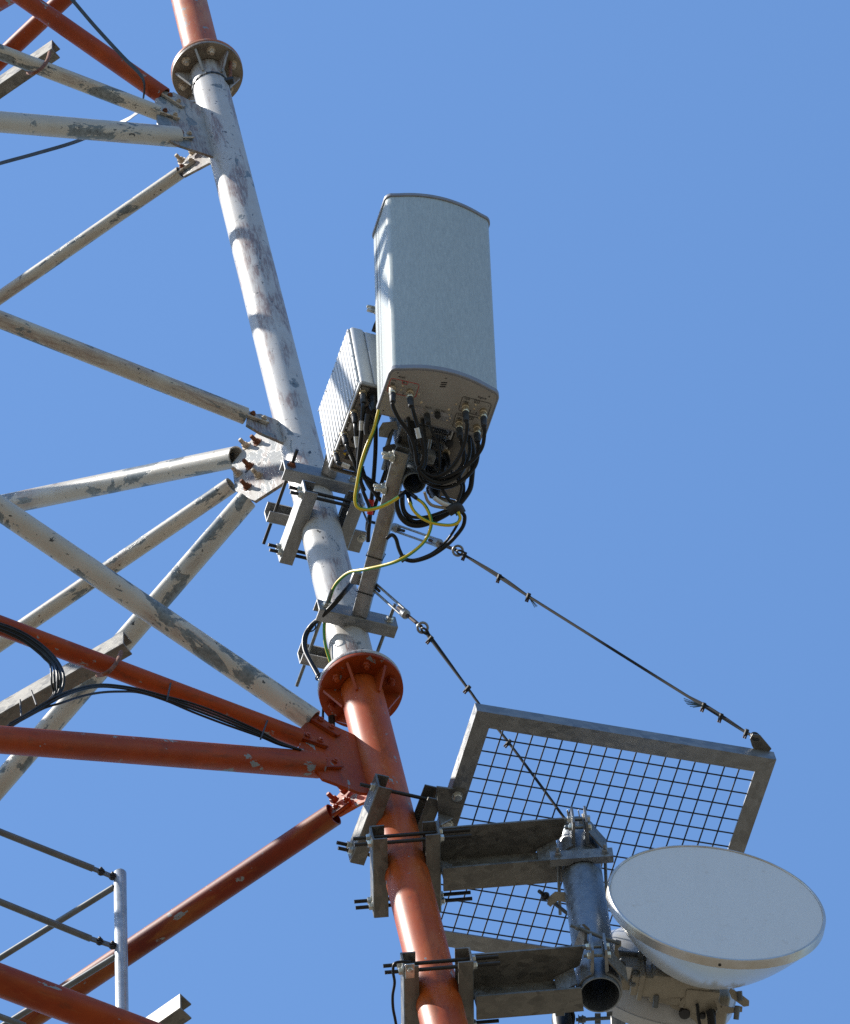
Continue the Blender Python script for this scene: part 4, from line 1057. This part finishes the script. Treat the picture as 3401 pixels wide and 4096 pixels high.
# ------------------------------------------------------------------ wire rope stays with turnbuckles
def ring(name, c, n, r, w, mat, parent):
    x = n.orthogonal().normalized(); y = n.cross(x)
    return sweep(name, [c+x*r*math.cos(k*.3927)+y*r*math.sin(k*.3927) for k in range(16)], w, mat, parent, closed=True, straight=True)
def stay(a0, body0, body1, eye, pts, lab, clips, doubles):
    t = thing('stay_rope', a0, lab, 'wire rope')
    d = (body1-body0).normalized(); s = d.cross(F).normalized()
    pipe('threaded_rod', a0, body0+d*.06, .0065, 'rod_dark', t, seg=10)
    pipe('threaded_rod', body1-d*.06, eye-(eye-body1).normalized()*.012, .0075, 'rust_dark', t, seg=10)
    for k in (-1, 1): pipe('turnbuckle_bar', body0+s*.013*k, body1+s*.013*k, .0052, 'galv', t, seg=10)
    for p in (body0, body1):
        lathe('turnbuckle_end', [(0, -.022), (.010, -.022), (.019, -.012), (.019, .012), (.010, .022), (0, .022)], 'galv', t, zframe(p, p+d), 12)
    ring('eye', eye, F, .020, .0055, 'galv', t)
    ring('thimble', eye+(pts[1]-pts[0]).normalized()*.022-F*.006, (s+F*.5).normalized(), .017, .0045, 'rod_dark', t)
    sweep('rope', pts, .0056, 'wire_rope', t, n=8, seg=8)
    for i, j in doubles:
        m = [p+s*(.007*math.sin(math.pi*k/(j-i)) if j > i else 0)+F*.004 for k, p in enumerate(pts[i:j+1])]
        if len(m) >= 2: sweep('rope_tail', m, .0048, 'wire_rope', t, seg=8)
    for c in clips:
        x = s
        box('rope_clip', c, d, s, d.cross(s), (.013, .027, .016), 'rod_dark', t, .003, 1)
        for k in (-1, 1):
            pipe('clip_bolt', c+d*.006*k-s*.010, c+d*.006*k+s*(-.024), .0036, 'rust_dark', t, seg=8)
    return t, s, d
plain('rust_dark', (.055, .028, .018), .7, .2, .3, 60)
dA_ = depth(Q3+E1*.2); dE = depth(onS(3031, 2948, .01))
def lin(px, d0, d1):
    n = len(px); x0 = px[0][0]; x1 = px[-1][0]
    return [C(x, y, 1/((1/d0)+(1/d1-1/d0)*(x-x0)/(x1-x0))) for x, y in px]
P1s = lin([(1475, 2085), (1583, 2112), (1752, 2172), (1832, 2203), (1858, 2220), (1997, 2309), (2114, 2385), (2338, 2526), (2572, 2673), (2748, 2783), (2815, 2824), (2884, 2867), (2986, 2930), (3022, 2946)], dA_, dE)
st1, s_, d_ = stay(P1s[0], P1s[1], P1s[2], P1s[3], P1s[4:], 'wire rope stay from the middle clamp to the far corner of the mesh screen',
     [P1s[4]+V((0, 0, 0)), P1s[5], P1s[6], P1s[10], P1s[11], P1s[12]], [(1-1, 2), (5, 8)])
# frayed ends
for base, px in ((P1s[6], [(2136, 2412), (2150, 2425), (2146, 2428), (2140, 2430)]), (P1s[10], [(2735, 2793), (2740, 2806), (2750, 2818), (2760, 2826), (2772, 2830), (2736, 2800), (2745, 2813)])):
    for x, y in px:
        pipe('frayed_strand', base-F*.008, C(x, y, depth(base)-.01), .0014, 'wire_frayed', st1, seg=5)
ring('shackle', P1s[13]+(P1s[12]-P1s[13]).normalized()*.0, (E2+SN*.4).normalized(), .016, .005, 'rod_dark', st1)
dB_ = depth(WL)-.02; dM = depth(MT-MY*MR)
P2s = lin([(1478, 2325), (1490, 2340), (1620, 2455), (1691, 2511), (1706, 2532), (1722, 2556), (1872, 2754), (1905, 2800), (1975, 2894), (2035, 2970), (2150, 3124), (2262, 3278)], dB_, dM)
stay(P2s[0], P2s[1], P2s[2], P2s[3], P2s[4:], 'wire rope stay from the lower arm down to the top of the dish mast',
     [P2s[5], P2s[6], P2s[9]], [(0, 2)])
lug = thing('stay_anchor', WL+E1*.05, 'small steel lug where the lower stay meets the arm', 'lug')
box('lug_plate', P2s[0]-E1*.03, E1, E2, A, (.09, .05, .02), 'galv', lug, .004)
# lug on the middle clamp for the upper stay
box('stay_lug', Q3+E1*.155+E2*.02, E1, E2, A, (.075, .10, .012), 'galv', c3, .004)
bolt(Q3+E1*.178-A*.006, -A, 'zinc', c3, .014, .012, .006, .007, True)
# ears at the mast top holding the lower stay
ear = thing('mast_top_ear', MT-MD*.03, 'pair of thin bent ears with a bolt on top of the dish mast', 'ear')
de = depth(MT-MY*MR)-.0
for pts in ([(360, 290), (385, 350), (400, 440), (405, 560), (385, 560), (378, 440), (362, 360), (352, 300)], [(452, 290), (465, 350), (492, 400), (490, 560), (470, 560), (465, 400), (455, 350), (447, 300)]):
    plate('ear_plate', [C(*Z5(*p), de-.02) for p in pts], -F, .05, 'galv', ear, A)
pipe('ear_bolt', C(*Z5(315, 398), de-.02), C(*Z5(490, 380), de-.02), .0075, 'zinc_dark', ear, seg=10)
bolt(C(*Z5(375, 392), de-.02), C(*Z5(315, 398), de-.02)-C(*Z5(490, 380), de-.02), 'zinc_dark', ear, .0135, .012, 0, .007, True, 'nut')

# ------------------------------------------------------------------ front dish
dD = depth(MB+MD*LM*.45)-.10
DC = C(2868, 3611, dD)
nc = R*.163*.891+U*.987*.891-F*.454; DNRM = nc.normalized()
DRr = 433.7*dD/FS*1.022
Mx = (R*.987+U*-.163); Mx = (Mx-DNRM*Mx.dot(DNRM)).normalized(); My = DNRM.cross(Mx)
DM = frame(DC, Mx, My, DNRM)
dish = thing('microwave_dish', DC-DNRM*.3, 'large white dish antenna with flat grey face right of the mast', 'dish antenna')
r_ = DRr
lathe('dish_face', [(0, .0035), (r_*.5, .003), (r_*.968, .0), (r_*.972, -.004), (0, -.004)], 'dish_face', dish, DM, 96, False, 30)
lathe('rim_band', [(r_*.970, .001), (r_*.975, .004), (r_*.992, .003), (r_, -.002), (r_, -.034), (r_*.993, -.037), (r_*.970, -.043)], 'rim_metal', dish, DM, 96, True, 30)
prof = []
for k in range(15):
    u = k/14; rr = r_*(.985-.80*u); prof.append((rr, -.036-.285*(1-((.985-.80*u)/.985)**2)))
lathe('reflector_back', prof, 'dish_white', dish, DM, 96, False, 50)
box('rim_rivet', DC+(-My)*0+DNRM*0, Mx, My, DNRM, (.001, .001, .001), 'ink', dish, 0)
hole = onplane(*Z6d(889, 880), DC-My*r_, My)
lathe('rim_hole', [(.006, 0), (.006, .001)], 'ink', dish, zframe(DC-DNRM*.021+(hole-DC-DNRM*(hole-DC).dot(DNRM)).normalized()*(r_+.0004), DC-DNRM*.021+(hole-DC-DNRM*(hole-DC).dot(DNRM)).normalized()*(r_+.1)), 12)
# mount casting behind the dish
DY = -DNRM                                             # away
DXh = dirp(DC, 100, 12, Z); DZ = DXh.cross(DY).normalized(); DZ = DZ if DZ.z > 0 else -DZ
DXh = (DXh-DY*DXh.dot(DY)).normalized(); DZ = DXh.cross(DY).normalized(); DZ = DZ if DZ.z > 0 else -DZ
hub = DC+DY*.29
box('mount_casting', C(*ZD(690, 700), depth(hub)-.02), DXh, DY, DZ, (.22, .12, .10), 'alu_beige', dish, .010, 2)
box('mount_arm', C(*ZD(430, 660), depth(hub)-.03), DXh, DY, DZ, (.20, .085, .10), 'alu_beige', dish, .008, 2)
box('mount_flange', C(*ZD(232, 630), depth(hub)-.03), DXh, DY, DZ, (.020, .11, .13), 'alu_beige', dish, .003, 1)
box('mount_bracket', C(*ZD(110, 560), depth(hub)-.02), DXh, DY, DZ, (.072, .095, .10), 'alu_beige', dish, .004, 1)
box('bracket_window', C(*ZD(100, 350), depth(hub)+.00), DXh, DY, DZ, (.09, .03, .012), 'rail_grey', dish, .003, 1)
box('bracket_post', C(*ZD(235, 380), depth(hub)-.01), DXh, DY, DZ, (.018, .11, .03), 'rail_grey', dish, .003, 1)
box('bracket_post', C(*ZD(285, 400), depth(hub)+.01), DXh, DY, DZ, (.014, .11, .03), 'rail_grey', dish, .003, 1)
box('rating_label', C(*ZD(92, 560), depth(hub)-.085), DXh, DY, DZ, (.024, .052, .002), 'label_white', dish, 0)
for p in ((15, 455), (0, 600), (180, 555), (155, 670)):
    bolt(C(*ZD(*p), depth(hub)-.075), -DZ, 'rail_grey', dish, .0125, .011, .006, .007, True)
hc = thing('cast_hook', C(*Z5(790, 1400), depth(hub)), 'cast hook joining the dish bracket to the mast', 'hook')
plate('hook', [C(*Z5(*p), depth(hub)-.05) for p in ((770, 1388), (812, 1400), (812, 1440), (785, 1462), (800, 1560), (775, 1580), (752, 1500), (755, 1450))], -F, .035, 'alu_beige', hc, A)
# radio head under the dish
odu = thing('outdoor_unit', C(*ZD(890, 1050), depth(hub)-.03), 'beige radio head with lugs bolted behind the dish', 'radio head')
do = depth(hub)-.01
box('body', C(*ZD(890, 1010), do+.07), DXh, DY, DZ, (.225, .20, .08), 'alu_beige', odu, .015, 3)
box('neck', C(*ZD(940, 830), do-.0), DXh, DY, DZ, (.13, .10, .09), 'alu_beige', odu, .01, 2)
for pts in ([(830, 720), (790, 780), (690, 900), (690, 955), (735, 960), (760, 890), (830, 800)], [(1060, 760), (1090, 860), (1130, 960), (1140, 1020), (1185, 1015), (1190, 930), (1150, 900), (1090, 780)], [(1290, 735), (1270, 770), (1300, 850), (1440, 950), (1500, 940), (1503, 880), (1400, 800)], [(360, 800), (380, 860), (560, 930), (700, 900), (700, 850), (560, 850), (420, 810)], [(1160, 940), (1240, 1030), (1420, 1010), (1425, 950), (1300, 960), (1200, 930)]):
    plate('lug', [C(*ZD(*p), do-.03) for p in pts], -F, .03, 'alu_beige', odu, A)
for a_, b_ in (((425, 820), (410, 965)), ((1370, 940), (1352, 1100)), ((1390, 770), (1400, 880))):
    pipe('lug_bolt', C(*ZD(*a_), do-.05), C(*ZD(*b_), do-.05), .0105, 'rail_grey', odu, seg=12)
for p, r in (((750, 1010), .021), ((960, 1035), .012), ((1060, 1010), .018)):
    lathe('socket', [(0, 0), (r, 0), (r, .02), (r*.7, .022), (0, .022)], 'dark_plastic', odu, zframe(C(*ZD(*p), do-.01), C(*ZD(*p), do-.01)-DZ), 16)
cable([ZD(*p) for p in ((895, 915), (905, 960), (910, 1040), (922, 1120), (940, 1200))], do-.05, do-.06, .0065, 'thin black cable leaving the radio head under the dish')
o = cable([ZD(*p) for p in ((1050, 990), (1062, 1060), (1070, 1130), (1072, 1220))], do-.05, do-.06, .0165, 'thick black cable plug leaving the radio head under the dish')

# ------------------------------------------------------------------ second dish behind, facing away
d2 = depth(hub)+.25
C2 = C(*Z6d(470, 1010), d2)
N2d = (DY+Mx*-.10+Z*.0).normalized()
X2 = Z.cross(N2d).normalized(); Y2 = N2d.cross(X2)
dish2 = thing('rear_dish', C2, 'second white dish seen from behind between mast and front dish', 'dish antenna')
r2_ = .30
prof = [(.05, -.17), (.12, -.155), (.20, -.11), (.26, -.05), (.295, .0), (.30, .01), (.30, .05)]
lathe('reflector_back', prof, 'dish_white', dish2, frame(C2, X2, Y2, N2d), 64, False, 40)
lathe('rim_band', [(.298, .012), (.306, .012), (.306, .055), (.298, .055)], 'dish_white', dish2, frame(C2, X2, Y2, N2d), 64, True)
box('rating_label', C(*ZD(285, 800), d2-.22), DXh, DY, DZ, (.036, .02, .002), 'label_white', dish2, 0)

# ------------------------------------------------------------------ odds and ends below the lower arm
low_t = thing('cable_gland', C(2245, 4080, depth(M2)+.1), 'black cable gland clamped under the lower dish arm', 'cable gland')
dl = depth(M2)+.12
pg = C(*Z5(310, 2030), dl)
lathe('gland_body', [(0, 0), (.036, 0), (.038, .03), (.034, .10), (0, .10)], 'rubber', low_t, zframe(pg, pg-Z), 20)
box('clip', C(*Z5(297, 1985), depth(M2)-.07), N1, N2, A, (.034, .045, .012), 'galv_dark', low_t, .002, 1)
tag(sweep('cable', [C(*Z5(*p), dl) for p in ((395, 1990), (408, 2040), (400, 2110), (390, 2180))], .008, 'rubber'), 'black cable beside the gland under the lower dish arm', 'cable')
hw_ = thing('clamp_hardware', C(2330, 4080, dl), 'small bolts and brackets below the mast end', 'hardware')
pipe('threaded_rod', C(*Z5(430, 2065), dl), C(*Z5(720, 2050), dl), .007, 'rail_grey', hw_, seg=10)
for x in (450, 480):
    bolt(C(*Z5(x, 2063), dl), R, 'rail_grey', hw_, .013, .012, 0, .006, True, 'nut')
for pts in ([(480, 2030), (495, 2028), (500, 2100), (485, 2100)], [(590, 2010), (640, 2010), (640, 2100), (590, 2100)], [(690, 2000), (740, 1990), (735, 2030), (690, 2040)]):
    plate('bracket', [C(*Z5(*p), dl+.02) for p in pts], -F, .02, 'rail_grey', hw_, A)
bm_ = thing('support_strut', C(2500, 4090, d2), 'grey strut behind the mast end at the bottom edge', 'strut')
tube4('strut_bar', C(*Z5(775, 1880), d2+.1), C(*Z5(790, 2200), d2-.1), .055, .055, R, 'galv_dark', bm_)
tube4('strut_bar', C(*Z5(700, 2010), d2+.05), C(*Z5(880, 1880), d2+.06), .05, .05, U, 'galv', bm_)
